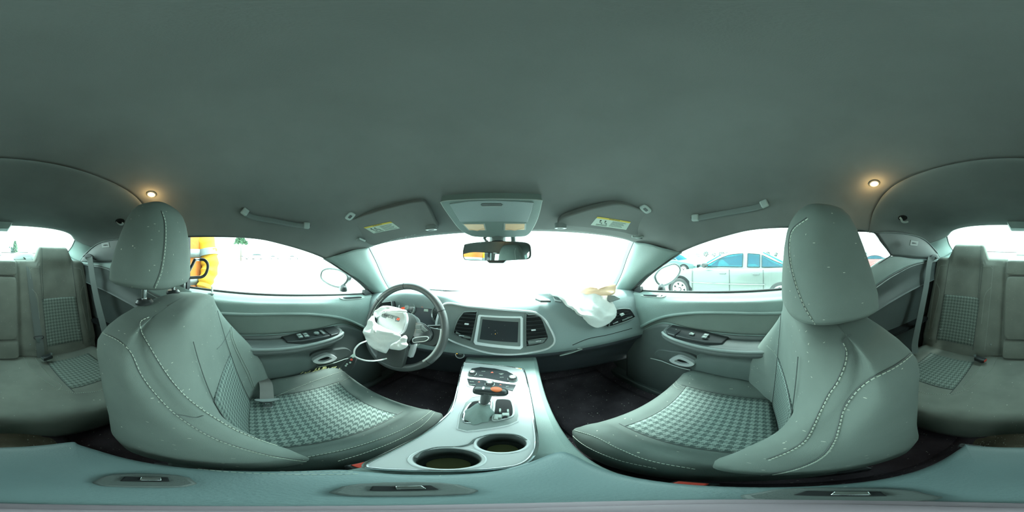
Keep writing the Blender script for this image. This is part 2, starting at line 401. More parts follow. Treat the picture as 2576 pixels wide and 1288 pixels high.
# ---- rear quarter walls with their small windows, C pillars
for s, side in ((-1, 'left'), (1, 'right')):
    ys = [-.24, -.41, -.58, -.80, -1.15]
    def row(ws, zs, s=s): return [S(s, a, y, z) for a, y, z in zip(ws, ys, zs)]
    lw = [row([.600, .600, .615, .625, .632], [-.135, -.075, -.015, -.030, -.036]),
          row([.590, .590, .604, .614, .624], [-.165, -.120, -.060, -.040, -.042]),
          row([.584, .584, .597, .607, .618], [-.205, -.162, -.103, -.056, -.046]),
          row([.582, .582, .595, .605, .616], [-.215, -.172, -.113, -.064, -.052]),
          row([.596, .596, .606, .612, .618], [-.265, -.225, -.178, -.130, -.11]),
          row([.578, .578, .590, .600, .606], [-.325, -.268, -.228, -.193, -.160]),
          row([.578, .578, .590, .600, .606], [-.335, -.278, -.238, -.203, -.168]),
          row([.635, .635, .640, .640, .640], [-.340, -.285, -.245, -.210, -.175]),
          row([.640, .640, .645, .645, .645], [-.36, -.34, -.32, -.31, -.30]),
          row([.640, .640, .645, .645, .645], [-.80, -.82, -.84, -.86, -.86])]
    wl = patch(lw, 28, 90).build('wall_' + side, vinyl_d, face=FACE, solid=.006, kind='structure')
    # upper sill in lighter vinyl
    patch([lw[0], lw[1], lw[2]], 28, 12).build('sill_pad', vinyl, wl, face=FACE, solid=.004)
    wl.children[-1].data.name
    for v in wl.children[-1].data.vertices: v.co.x -= s * .002; v.co.z += .001
    MB().tube(crom([p + V((-s * .003, 0, 0)) for p in lw[3]], 24), .0028, 8).build('sill_lip', grey, wl)
    MB().tube(crom([p + V((-s * .002, 0, 0)) for p in lw[6]], 24), .0025, 8).build('crease_lip', grey, wl)
    up = [[S(s, .588, -.455, .092), S(s, .600, -.64, .106), S(s, .612, -.82, .104), S(s, .622, -.95, .076), S(s, .632, -1.10, .008)],
          [S(s, .598, -.520, .040), S(s, .606, -.66, .052), S(s, .614, -.82, .050), S(s, .622, -.97, .030), S(s, .632, -1.12, -.012)],
          [S(s, .612, -.585, -.012), S(s, .616, -.70, -.018), S(s, .620, -.82, -.026), S(s, .625, -.99, -.032), S(s, .632, -1.15, -.036)]]
    patch([[p + V((-s * .003, 0, .022)) for p in up[0]]] + up, 28, 16).build('upper_trim', vinyl_d if s < 0 else vinyl_d, wl, face=FACE, solid=.006)
    MB().tube(crom([p + V((-s * .003, 0, .001)) for p in up[0]], 24), .004, 8).build('trim_edge', grey, wl)
    # window post between door glass and quarter glass
    bp = [[S(s, .580, -.262, .094), S(s, .578, -.32, .092)], [S(s, .588, -.268, .01), S(s, .586, -.315, .01)], [S(s, .600, -.275, -.14), S(s, .600, -.31, -.11)]]
    patch(bp, 6, 12).build('window_post', vinyl_d, wl, face=FACE, solid=.02)
    # airbag marker tile
    pc = PP(267, 617, S(-1, .607, 0, 0), (1, .1, .1)) if s < 0 else PP(2298, 612, S(1, .607, 0, 0), (-1, .1, .1))
    tile = [pc + V((-s * .002, a, b)) for a, b in ((-.040, .013), (.028, .015), (.036, -.013), (-.030, -.015))]
    MB().slab(tile, (-s, 0, 0), .0025).build('marker_tile', grey, wl, bevel=.001)
    text('AIRBAG', pc + V((-s * .0056, 0, 0)), .011, (0, s * -1, 0), (0, 0, 1), ink, wl)
    # C pillar
    cp = [[S(s, .535, -1.06, .128), S(s, .60, -1.24, .088), S(s, .645, -1.42, .045), S(s, .655, -1.52, .02)],
          [S(s, .585, -1.00, .092), S(s, .618, -1.12, .052), S(s, .64, -1.28, .012), S(s, .65, -1.4, -.02)],
          [S(s, .625, -.95, .072), S(s, .633, -1.04, .034), S(s, .640, -1.12, -.01), S(s, .645, -1.18, -.05)]]
    patch(cp, 20, 12).build('rear_pillar_trim', vinyl, wl, face=FACE, solid=.006)
    MB().tube(crom([p + V((0, -.004, 0)) for p in cp[0]], 16), .004, 6).build('rear_glass_seal', rubber, wl)
    # outer skin of the rear quarter
    patch([[S(s, .70, -.2, -.16), S(s, .72, -.8, -.05), S(s, .72, -1.6, -.06)], [S(s, .80, -.2, -.4), S(s, .83, -.8, -.35), S(s, .80, -1.7, -.35)],
           [S(s, .78, -.2, -.85), S(s, .8, -.8, -.8), S(s, .76, -1.7, -.8)]], 8, 8).build('quarter_skin', paint_k, wl, face=V((s * 5, 0, 0)), solid=.004)
    patch([[S(s, .615, -.53, .10), S(s, .64, -.9, .12), S(s, .68, -1.35, .03)], [S(s, .66, -.66, -.03), S(s, .68, -1.0, -.05), S(s, .72, -1.5, -.06)]], 8, 4).build('rear_pillar_skin', paint_k, wl, face=V((s * 5, 0, 0)), solid=.004)
    MB().box(S(s, .645, -.7, -.45), (.10, .9, .02)).box(S(s, .66, -.30, -.1), (.04, .05, .5)).build('inner_frame', matte, wl, smooth=False)
    wg = [[S(s, .586, -.31, .094), S(s, .592, -.46, .094)], [S(s, .604, -.31, -.12), S(s, .616, -.60, -.02)]]
    gp = patch(wg, 6, 6).build('window_%d' % (4 if s < 0 else 5), glass, face=FACE, solid=.003, kind='structure')
    MB().tube(crom([S(s, .586, -.325, .088), S(s, .589, -.45, .092), S(s, .597, -.50, .055), S(s, .610, -.572, .003), S(s, .612, -.578, -.012)], 20), .004, 8).tube(
        crom([S(s, .612, -.578, -.012), S(s, .606, -.50, -.045), S(s, .602, -.40, -.085), S(s, .600, -.30, -.12)], 20), .003, 8).build('window_seal', rubber, gp)
# ---- floor with tunnel, firewall, parcel shelf
def fz(x, y):
    t = abs(x - XC); tun = max(0, 1 - (t / .16) ** 2) ** .6 * (.155 if y < 0 else .2)
    z = -.87 + tun + .012 * math.sin(9 * x + 3) * math.sin(7 * y)
    if y > .75: z += (y - .75) ** 1.25 * .9
    if y > .6: z = min(z, -.50)
    if y < -.38: z += min(.10, (-.38 - y) * 1.0); z = min(z, -.715)
    return z
G = [[V((x / 30 * .72 * 1.0 + XC, y, fz(x / 30 * .72 + XC, y))) for x in range(-30, 31)] for y in [-1.2 + i * .05 for i in range(49)]]
fl = gmesh(G).build('floor', carpet, face=FACE, solid=.01, kind='structure')
G2 = [[V((XC + a * .17, y, fz(XC + a * .17, y) + .006 - .03 * abs(a) ** 4)) for a in [k / 8 for k in range(-8, 9)]] for y in [-.40, -.36, -.30, -.25, -.2, -.15, -.1]]
gmesh(G2).build('tunnel_carpet', carpet_t, fl, face=FACE, solid=.004)
# floor mats
for s, yy in ((-1, .42), (1, .45)):
    c = V((XC + s * .37, yy + .12, 0))
    Gm = [[V((c.x + a * .19 * (1 - .15 * abs(b) ** 4), c.y + b * .26, fz(c.x + a * .19, c.y + b * .26) + .012)) for a in [k / 8 for k in range(-8, 9)]] for b in [k / 8 for k in range(-8, 9)]]
    mt = gmesh(Gm).build('floor_mat', carpet, face=V((c.x, c.y, 2)), solid=.006)
    mt['label'] = 'dark carpet floor mat under the steering wheel' if s < 0 else 'dark carpet floor mat ahead of the passenger seat'
    mt['category'] = 'mat'; mt['group'] = 'front floor mats'
patch([[V((x, 1.12, -.25)) for x in (-.75, 0, .7)], [V((x, 1.25, -.6)) for x in (-.75, 0, .7)], [V((x, 1.32, -.9)) for x in (-.75, 0, .7)]], 6, 8).build('wall_front', matte, face=FACE, solid=.01, kind='structure')
wr_ = patch([mirror_row([(0, -1.13, -.09), (.3, -1.13, -.09), (.64, -1.13, -.09)]), mirror_row([(0, -1.15, -.022), (.3, -1.15, -.022), (.64, -1.15, -.035)]),
       mirror_row([(0, -1.30, .006), (.3, -1.30, .006), (.65, -1.28, -.01)]), mirror_row([(0, -1.48, .028), (.3, -1.46, .028), (.655, -1.40, .024)])], 30, 12).build('wall_rear', vinyl, face=V((0, 0, 2)), solid=.01, kind='structure')
patch([mirror_row([(0, -1.10, -.05), (.4, -1.10, -.05), (.70, -1.1, -.05)]), mirror_row([(0, -1.10, -.9), (.4, -1.10, -.9), (.70, -1.1, -.9)])], 4, 4).build('boot_bulkhead', matte, wr_, face=FACE, solid=.01)
MB().tube([V((XC - .6, -1.40, .03)), V((XC, -1.485, .032)), V((XC + .6, -1.40, .03))], .003, 6).build('rear_glass_seal', rubber, wr_)
# ---- glass
ws = patch([mirror_row([(0, .612, .098), (.3, .60, .094), (.5, .572, .076), (.590, .545, .056)]), mirror_row([(0, .86, -.055), (.32, .82, -.05), (.56, .72, -.06), (.625, .67, -.07)]),
       mirror_row([(0, 1.12, -.235), (.34, 1.06, -.235), (.6, .90, -.235), (.67, .83, -.245)])], 40, 24).build('window_1', glass, face=FACE, solid=.004, kind='structure')
# frayed headliner threads hanging at the upper left edge of the windscreen
mb = MB()
for k in range(17):
    px = 940 + k * 6.2 + rnd.uniform(-2, 2); a = PP(px, 612 - k * 1.9, (0, .57, .06), (0, .8, .6)); L_ = rnd.uniform(.006, .016)
    mb.tube([a, a + V((.003, .002, -L_ * .6)), a + V((.006 * rnd.random(), .003, -L_)), a + V((.010, .003, -L_ * .7))], .0007, 4)
mb.build('frayed_threads', lgrey, ceil, kind='stuff')
patch([mirror_row([(0, -.975, .196), (.3, -.98, .192), (.47, -1.02, .168), (.54, -1.06, .134)]), mirror_row([(0, -1.22, .12), (.3, -1.21, .118), (.52, -1.22, .10), (.60, -1.23, .09)]),
       mirror_row([(0, -1.50, .026), (.34, -1.47, .026), (.58, -1.41, .024), (.66, -1.39, .022)])], 30, 16).build('window_6', glass, face=FACE, solid=.004, kind='structure')
# ---- body outside: bonnet, boot lid, cowl
bod = patch([mirror_row([(0, 1.12, -.285), (.4, 1.05, -.285), (.72, .86, -.29), (.86, .8, -.32)]), mirror_row([(0, 1.7, -.37), (.4, 1.7, -.36), (.72, 1.7, -.37), (.9, 1.7, -.42)]),
       mirror_row([(0, 2.4, -.50), (.4, 2.38, -.49), (.72, 2.35, -.52), (.88, 2.3, -.6)])], 24, 16).build('bonnet', paint_k, face=V((0, 1, 5)), solid=.01)
bod['label'] = 'bonnet of this car beyond the windscreen'; bod['category'] = 'car body'
bt = patch([mirror_row([(0, -1.52, .015), (.4, -1.49, .012), (.72, -1.42, -.05)]), mirror_row([(0, -1.95, -.01), (.4, -1.95, -.01), (.74, -1.9, -.09)]), mirror_row([(0, -2.15, -.20), (.4, -2.15, -.2), (.7, -2.1, -.3)])], 16, 10).build('boot_lid', paint_k, face=V((0, -1, 5)), solid=.01)
bt['label'] = 'boot lid of this car below the rear window'; bt['category'] = 'car body'

# ================================================================== DOORS
for s, n_, sw in ((-1, 1, 'left'), (1, 2, 'right')):
    ys = [-.46, -.25, 0, .15, .30, .45, .60, .68]
    def row(ws, zs, s=s): return [S(s, a, y, z) for a, y, z in zip(ws, ys, zs)]
    bz = [-.120, -.137, -.155, -.165, -.176, -.190, -.205, -.213]
    crz = [-.235, -.235, -.236, -.240, -.262, -.315, -.420, -.50]
    one = [1] * 8
    A = row([.680] * 8, bz); B = row([.668] * 8, [z - .008 for z in bz]); Bb = row([.655] * 8, [z - .022 for z in bz])
    Cc = row([.642] * 8, [z * .55 + c * .45 for z, c in zip(bz, crz)]); D = row([.646] * 8, crz)
    E = row([.660] * 8, [c - .010 for c in crz]); F = row([.662] * 8, [min(-.345, c - .03) for c in crz]); F2 = row([.655] * 8, [-.44, -.44, -.44, -.44, -.44, -.45, -.49, -.54])
    Gq = row([.645] * 8, [-.60] * 8); Hh = row([.640] * 8, [-.88] * 8)
    dr = patch([A, B, Bb, Cc, D, D, E, F, F2, Gq, Hh], 44, 80).build('door_%d' % n_, vinyl, face=FACE, solid=.006, kind='structure')
    # cloth insert below the crease
    t1 = [[p + V((-s * .003, 0, -.002)) for p in E[:7]], [p.lerp(q, .5) + V((-s * .004, 0, 0)) for p, q in zip(E[:7], F[:7])], [p + V((-s * .003, 0, 0)) for p in F[:7]]]
    patch(t1, 34, 8).build('insert_panel', insert, dr, face=FACE, solid=.002)
    MB().tube(crom([p + V((-s * .001, 0, -.002)) for p in D[:7]], 40), .0022, 6).build('crease_seam', vinyl_d, dr)
    # lower dark part
    lo = [row([.652] * 8, [min(-.35, c - .04) for c in crz]), row([.649] * 8, [-.44, -.44, -.44, -.44, -.44, -.46, -.50, -.55]), row([.640] * 8, [-.62] * 8), row([.634] * 8, [-.88] * 8)]
    patch(lo, 34, 16).build('lower_panel', vinyl_d, dr, face=FACE, solid=.004)
    # armrest: lofted along y, rising nose at the front
    secs = []
    for y, zt, wi in ((-.46, -.345, .60), (-.30, -.355, .585), (-.10, -.368, .572), (.05, -.372, .565), (.16, -.370, .560), (.26, -.366, .560), (.33, -.360, .562), (.375, -.355, .572), (.40, -.352, .59), (.412, -.36, .61)):
        th = .05 if y < .36 else .045
        sc = [(.660, zt), (wi + .035, zt + .001), (wi + .016, zt - .003), (wi + .004, zt - .014), (wi, zt - .026), (wi + .012, zt - th + .008), (wi + .035, zt - th - .006), (.660, zt - th - .02)]
        secs.append(cromc([S(s, a, y, z) for a, z in sc], 28))
    MB().loft(secs).build('armrest', vinyl_d, dr)
    arm = dr.children[-1]
    edge = crom([S(s, wi + .006, y, zt - .006) for y, zt, wi in ((-.44, -.347, .60), (-.30, -.355, .585), (-.10, -.368, .572), (.05, -.372, .565), (.16, -.370, .560), (.26, -.366, .560), (.33, -.360, .562), (.375, -.355, .572), (.395, -.354, .586))], 40)
    MB().tube(edge, .0075, 10).build('armrest_edge', grey, arm)
    e2 = [p + V((s * -.004, 0, -.018)) for p in edge]
    stitches(e2, MB(), .006, .004, .0006).build('stitching', stitch, arm, kind='stuff')
    # window switch pod
    zt = -.352
    pod = [S(s, .655, .13, zt - .012), S(s, .60, .145, zt - .014), S(s, .578, .20, zt - .006), S(s, .574, .36, zt), S(s, .600, .385, zt), S(s, .655, .385, zt + .004), S(s, .655, .24, zt + .004)]
    MB().slab(pod, (0, 0, 1), .006, .01).build('switch_pod', black, arm, bevel=.003)
    pd = arm.children[-1]
    def sw_(y, a, ly, lx, m_=grey, nm='window_switch', zz=.009): MB().box(S(s, a, y, zt + zz), (lx, ly, .006)).build(nm, m_, pd, bevel=.0015)
    if s < 0:
        for yy, aa in ((.200, .600), (.200, .622), (.226, .600), (.226, .622)): sw_(yy, aa, .020, .015)
        for yy, aa in ((.202, .600), (.202, .622), (.228, .600), (.228, .622)): MB().box(S(s, aa, yy, zt + .0125), (.006, .008, .001)).build('switch_mark', paper, pd, smooth=False)
        MB().lathe([(.012, 0), (.012, .006), (.010, .008)], S(s, .612, .275, zt + .006), (0, 0, 1), 18).build('mirror_knob', grey, pd)
        for an in range(4):
            MB().box(S(s, .612 + .006 * math.cos(an * PI / 2), .275 + .006 * math.sin(an * PI / 2), zt + .0143), (.003, .003, .001)).build('switch_mark', paper, pd, smooth=False)
        sw_(.302, .600, .012, .018); sw_(.302, .622, .012, .018)
    else:
        for yy, aa in ((.212, .600), (.212, .620), (.268, .608)): sw_(yy, aa, .020, .015)
        for yy, aa in ((.214, .600), (.214, .620), (.262, .604), (.270, .611)): MB().box(S(s, aa, yy, zt + .0125), (.006, .007, .001)).build('switch_mark', paper, pd, smooth=False)
        MB().box(S(s, .618, .345, zt + .0105), (.003, .003, .001)).build('switch_mark', paper, pd, smooth=False)
    MB().box(S(s, .612, .325, zt + .002), (.075, .004, .012)).build('switch_gap', matte, pd, smooth=False)
    # map pocket bulge
    secs = []
    for y, zt2, wi in ((-.46, -.50, .60), (-.2, -.475, .60), (0, -.455, .60), (.12, -.445, .602), (.21, -.455, .612), (.27, -.49, .628), (.30, -.53, .645)):
        sc = [(.660, zt2 + .005), (wi + .02, zt2), (wi, zt2 - .02), (wi - .004, zt2 - .07), (wi + .003, zt2 - .16), (wi + .02, zt2 - .26), (.66, zt2 - .30)]
        secs.append(cromc([S(s, a, y, z) for a, z in sc], 24))
    MB().loft(secs).build('map_pocket', pocket_m, dr, ang=80)
    # pull handle: open chrome loop with a dished surround
    hc = V((XC + s * .622, .318, -.508)) if s < 0 else V((XC + s * .622, .322, -.520))
    o_ = [hc + V((0, a, b)) for a, b in ((-.060, .000), (-.054, .014), (-.020, .027), (.012, .029), (.040, .010), (.056, -.010), (.040, -.024), (.000, -.028), (-.036, -.020))]
    i_ = [hc + V((0, a, b)) for a, b in ((-.038, .000), (-.033, .007), (-.014, .013), (.006, .014), (.020, .004), (.030, -.007), (.020, -.014), (.000, -.016), (-.022, -.010))]
    o_ = cromc(o_, 36); i_ = cromc(i_, 36)
    MB().ring(o_, i_, (-s, 0, 0), .012, .012).build('door_handle', silver, dr, bevel=.004, seg=3)
    MB().slab([p.lerp(hc, .1) for p in o_], (-s, 0, 0), -.006, .012).build('handle_recess', matte, dr)
    sur = cromc([hc + V((s * .012, a, b)) for a, b in ((-.075, 0), (-.055, .035), (0, .045), (.05, .035), (.12, .02), (.15, -.02), (.10, -.045), (.0, -.048), (-.06, -.038))], 36)
    MB().slab(sur, (-s, 0, 0), .004, .03).build('handle_surround', vinyl_d, dr, bevel=.003)
    MB().tube([hc + V((-s * .004, a, b)) for a, b in ((-.04, -.046), (.0, -.048), (.06, -.044), (.10, -.040), (.14, -.045), (.165, -.05))], .0022, 6).build('surround_lip', lgrey, dr)
    # lock pin, defroster slot, window channel
    if s < 0:
        MB().lathe([(.009, 0), (.009, .003), (.004, .004), (.0045, .030), (.003, .033)], S(s, .66, -.165, -.152), (0, 0, 1), 14).build('lock_pin', lgrey, dr)
    vc = S(s, .657, .50, -.2165 if s < 0 else -.219)
    sl = cromc([vc + V((s * a, b, c)) for a, b, c in ((.010, -.075, .018), (.012, .0, .011), (.010, .075, .002), (-.004, .070, -.006), (-.006, 0, .000), (-.004, -.065, .008))], 24)
    MB().slab(sl, (-s * .5, 0, .86), .004).build('defroster_slot', lgrey, dr, bevel=.0015)
    MB().slab([p.lerp(vc, .25) for p in sl], (-s * .5, 0, .86), .0048).build('slot_opening', matte, dr)  # no slot is cut, a dark slab paints the shade inside it
    MB().tube(crom([p + V((0, 0, .003)) for p in A], 40), .0045, 8).build('window_channel', rubber, dr)
    # triangular sail plate where the glass meets the pillar
    MB().slab([S(s, .672, .615, -.18), S(s, .678, .665, -.215), S(s, .672, .60, -.215), S(s, .668, .585, -.205), S(s, .668, .59, -.178)], (-s, 0, .1), .004, .02).build('sail_plate', black, dr, bevel=.001)
    # outer door skin
    patch([[S(s, .70, -.46, -.15), S(s, .72, .2, -.19), S(s, .74, .8, -.24)], [S(s, .84, -.46, -.4), S(s, .85, .2, -.42), S(s, .86, .8, -.44)], [S(s, .82, -.46, -.88), S(s, .83, .2, -.88), S(s, .84, .8, -.88)]], 10, 10).build('door_skin', paint_k, dr, face=V((s * 5, 0, 0)), solid=.004)
    # door glass between belt line and roof rail
    top = [S(s, .590, -.285, .096), S(s, .594, 0, .086), S(s, .600, .15, .058), S(s, .608, .30, .012), S(s, .618, .39, -.040), S(s, .646, .53, -.118), S(s, .680, .68, -.222)]
    bot = [S(s, .682, -.285, -.137), S(s, .682, 0, -.158), S(s, .682, .15, -.168), S(s, .682, .30, -.179), S(s, .682, .40, -.19), S(s, .682, .53, -.20), S(s, .684, .69, -.225)]
    midg = [a.lerp(b, .5) + V((s * .012, 0, 0)) for a, b in zip(top, bot)]
    dg = patch([top, midg, bot], 24, 10).build('window_%d' % (2 if s < 0 else 3), glass, face=FACE, solid=.004, kind='structure')
    MB().tube(crom([p + V((-s * .004, 0, -.001)) for p in top], 40), .0040, 8).build('window_seal', rubber, dg)
    # lower sill and kick panel
    MB().box(S(s, .66, .1, -.90), (.10, 1.4, .12)).box(S(s, .69, .86, -.55), (.04, .36, .66)).build('trim_%d' % (2 + n_), vinyl_d, smooth=False, bevel=.01, kind='structure')
# dirty yellow foam poking out at the foot of the left door
pc = PX(805, 925, XC - .60); mb = MB()
for k in range(70):
    y = rnd.gauss(0, .035); a = pc + V((rnd.uniform(.0, .015), y, -.2 * abs(y) + rnd.uniform(-.015, .01))); d = V((rnd.uniform(.0, .3), -.8 + rnd.uniform(-.3, .3), -.7 + rnd.uniform(-.5, .3))).normalized()
    mb.tube([a, a + d * rnd.uniform(.008, .024)], [.0022, .0008], 5)
fm = mb.build('torn_foam', foam, kind='stuff'); fm['label'] = 'ragged yellowish foam torn out below the left door pull'; fm['category'] = 'debris'
# ================================================================== SEATS
from mathutils.bvhtree import BVHTree
def bvh(*mbs):
    v = []; f = []
    for mb in mbs:
        n = len(v); v += mb.v; f += [tuple(i + n for i in q) for q in mb.f]
    return BVHTree.FromPolygons([tuple(p) for p in v], f)
def cast(tree, pix, off=.0012, n=30, smooth=True):
    """the points of the surface that lie behind the given places of the photograph"""
    out = []
    pl = [V((a, b, 0)) for a, b in pix]
    if smooth and len(pl) > 2: pl = crom(pl, n)
    else:
        q = []
        for a, b in zip(pl, pl[1:]): q += [a.lerp(b, k / max(1, n // (len(pl) - 1))) for k in range(max(1, n // (len(pl) - 1)))]
        pl = q + [pl[-1]]
    for p in pl:
        d = ray(p.x, p.y); h = tree.ray_cast(V((0, 0, 0)), d)
        if h[0] is not None:
            nn = h[1] if h[1].dot(d) < 0 else -h[1]
            if out and (h[0] + nn * off - out[-1]).length > .09: continue
            out.append(h[0] + nn * off)
    return out
def interp(tab, t):
    for a, b in zip(tab, tab[1:]):
        if t <= b[0]:
            f = (t - a[0]) / (b[0] - a[0]); f = f * f * (3 - 2 * f) if False else f
            return [x + (y - x) * f for x, y in zip(a[1:], b[1:])]
    return list(tab[-1][1:])
BT = [(0, .205, .045, .125), (.1, .222, .070, .148), (.22, .238, .084, .158), (.40, .247, .084, .158), (.55, .246, .066, .148), (.70, .243, .044, .148), (.82, .238, .028, .152),
      (.90, .238, .018, .152), (.945, .234, .010, .150), (.975, .224, .002, .145), (1, .204, -.008, .134)]
BTS = None
def seat_back(cx, y0, yt, zb, zt):
    keys = [V((W, B, T)) for _, W, B, T in BT]
    hs = [b[0] for b in BT]
    def sec(h):
        W, B, T = interp(BT, h)
        yc = y0 + (yt - y0) * h; z = zb + (zt - zb) * h; wi = .125
        k = max(0, min(1, (h - .55) / .4)); k = k * k * (3 - 2 * k)
        pr = [(0, -.004), (wi * .55, -.002), (wi, .004 - .006 * k), (wi + (W - wi) * .38, B * .52 - .016 * k), (wi + (W - wi) * .70, B - .036 * k), (W - .012 - .012 * k, B - .014 - .036 * k), (W, B * .45 - .02 - .036 * k), (W - .003, -T * .45 - .024 * k), (W - .012, -T + .02), (W - .045, -T), (W * .5, -T - .006)]
        full = pr + [(0, -T - .008)] + [(-a, n) for a, n in pr[1:][::-1]]
        drop = .016 * max(0, (h - .55) / .45)
        return cromc([V((cx + a, yc + n, z - drop * (abs(a) / .2) ** 2)) for a, n in full], 88)
    N = 54
    loops = [sec(i / N) for i in range(N + 1)]
    # round the very top over
    L = loops[-1]; c = sum(L, V()) / len(L)
    loops.append([c.lerp(p, .88) + V((0, 0, .010)) for p in L]); loops.append([c.lerp(p, .7) + V((0, 0, .016)) for p in L]); loops.append([c.lerp(p, .35) + V((0, 0, .021)) for p in L])
    return MB().loft(loops)
def front_pt(cx, y0, yt, zb, zt, a, h, off=.003):
    W, B, T = interp(BT, h); wi = .125; yc = y0 + (yt - y0) * h; z = zb + (zt - zb) * h
    t = abs(a) / wi; n = -.004 + .008 * min(1, t) ** 2
    drop = .016 * max(0, (h - .55) / .45)
    return V((cx + a, yc + n + off, z - drop * (abs(a) / .2) ** 2))
HT = [(0, .092, .050, .108), (.025, .112, .060, .122), (.07, .124, .065, .130), (.20, .126, .066, .126), (.42, .120, .064, .110), (.62, .111, .060, .092), (.78, .100, .054, .078), (.88, .088, .046, .067), (.95, .071, .036, .056), (.985, .053, .026, .044), (1.0, .030, .012, .030)]
def headrest_mb(c, H=.235, k=1.0, lean=0.0):
    """c = bottom centre; section runs from yf ahead of c.y to yr behind it"""
    loops = []
    for i in range(41):
        h = i / 40; h = .5 - .5 * math.cos(PI * h) if True else h
        W, f, r = interp(HT, h); yc = (f - r) / 2 + .0; ry = (f + r) / 2
        loops.append(ell(c + V((0, yc + lean * h, h * H)), (1, 0, 0), (0, 1, 0), W * k, ry * k, 56, 3.0))
    return MB().loft(loops)
CT = [(-.10, .205, .010, -.655), (0.0, .228, .040, -.620), (.10, .242, .050, -.606), (.22, .247, .050, -.598), (.30, .247, .046, -.592), (.345, .244, .038, -.592), (.375, .237, .024, -.600), (.395, .226, .008, -.618), (.405, .214, -.004, -.640), (.410, .200, -.01, -.665)]
def cushion_mb(cx, yo, ys=1.0, dz=0):
    loops = []
    for i in range(61):
        y = -.10 + .51 * (i / 60); W, bo, z0 = interp(CT, y); wi = .145; z0 += dz
        pr = [(0, z0 - .004), (wi * .5, z0 - .002), (wi, z0 + .004), (wi + .030, z0 + bo * .7), (wi + .055, z0 + bo), (W - .018, z0 + bo * .75), (W - .002, z0 + bo * .1), (W, z0 - .04), (W - .004, z0 - .11), (W - .03, z0 - .15)]
        full = pr + [(0, z0 - .155)] + [(-a, z) for a, z in pr[1:][::-1]]
        loops.append(cromc([V((cx + a, yo + y * ys, z)) for a, z in full], 80))
    return MB().loft(loops)
def front_seat(name, label, cx, y0, yt, zt, hb, hy, inb, yo, ys, seams):
    zb = -.68
    t = thing(name, label, 'car seat', (cx, .1, -.86), 'front seats')
    back = seat_back(cx, y0, yt, zb, zt); bo = back.build('backrest', fabric, t, ang=180)
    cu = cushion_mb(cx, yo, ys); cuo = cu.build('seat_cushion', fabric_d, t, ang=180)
    # woven inserts
    a0, a1 = -.118, .118
    G = [[front_pt(cx, y0, yt, zb, zt, a0 + (a1 - a0) * i / 12, .10 + (.60 - .10) * j / 14, .0035 - (.003 if i in (0, 12) or j == 14 else 0)) for i in range(13)] for j in range(15)]
    gmesh(G).build('backrest_insert', hound, t, face=V((cx, 1, 0)), solid=.002, uv=lambda p: (p.x, p.z), label='houndstooth woven panel low on the backrest')
    def ct(a, y):
        W, bo_, z0 = interp(CT, y); return V((cx + a, yo + y * ys, z0 - .004 + .008 * min(1, abs(a) / .145) ** 2 + .0035))
    G = [[ct(-.138 + .276 * i / 12, -.04 + (.318 - .010 * math.cos(PI * (i - 6) / 12) + .04) * j / 16) + V((0, 0, -.003 if i in (0, 12) or j == 16 else 0)) for i in range(13)] for j in range(17)]
    gmesh(G).build('cushion_insert', hound, t, face=V((cx, .1, 3)), solid=.002, uv=lambda p: (p.x, p.y), label='houndstooth woven panel in the middle of the cushion')
    # grooves that edge the plain centre panel
    mb = MB()
    for sg in (-1, 1):
        mb.tube([front_pt(cx, y0, yt, zb, zt, sg * (.119 - .02 * max(0, h - .6)), h, .0012) for h in [.1 + .82 * k / 24 for k in range(25)]], .0010, 6)
        mb.tube([ct(sg * .139, -.05 + .39 * k / 20) + V((0, 0, -.002)) for k in range(21)], .0010, 6)
    mb.tube([front_pt(cx, y0, yt, zb, zt, a0 + (a1 - a0) * k / 10, .60, .002) for k in range(11)], .0010, 6)
    mb.tube([ct(-.138 + .276 * k / 10, .318 - .010 * math.cos(PI * (k - 5) / 10)) + V((0, 0, -.002)) for k in range(11)], .0010, 6)
    mb.build('panel_seam', vinyl_d, t)
    # headrest
    c = V((cx, hy, hb)); hm = headrest_mb(c, .235); ho = hm.build('headrest', fabric, t, ang=180)
    for sg in (-1, 1):
        pz = zt + .0; px_ = cx + sg * .078; top = V((px_, hy - .002, hb + .03)); bot = V((px_, hy - .002, pz - .05))
        MB().tube([bot, top], .0068, 14).build('headrest_post', chrome, t)
        MB().lathe([(.022, -.004), (.023, .002), (.018, .009), (.010, .011)], V((px_, hy - .002, zt + (.010 if inb > 0 else .0))), (0, -.10, 1), 20).build('post_collar', black, t)
    trees = {'back': bvh(back), 'cush': bvh(cu), 'head': bvh(hm)}
    for tr, pix, kind in seams:
        pts = cast(trees[tr], pix, .0012, 40)
        if len(pts) < 3: continue
        own = {'back': bo, 'cush': cuo, 'head': ho}[tr]
        MB().tube(pts, .0008, 6).build('seam', vinyl_d, own)
        if kind == 'd':      # heavy stitching along the seam
            q = cast(trees[tr], [(a + 3, b + 3) for a, b in pix], .0012, 40)
            stitches(q, MB(), .0080, .0055, .0010).build('stitching', stitch, own, kind='stuff')
        if kind == 'f':
            stitches([p + V((0, 0, .0008)) for p in pts], MB(), .006, .0042, .0009).build('stitching', stitch, own, kind='stuff')
    # plastic base and rails
    MB().box((cx, .14 + yo, -.785), (.40, .40, .07)).build('seat_base', matte, t, smooth=False, bevel=.01)
    for sg in (-1, 1): MB().box((cx + sg * .18, .12, -.845), (.03, .52, .05)).build('seat_rail', black, t, smooth=False, bevel=.004)
    return t
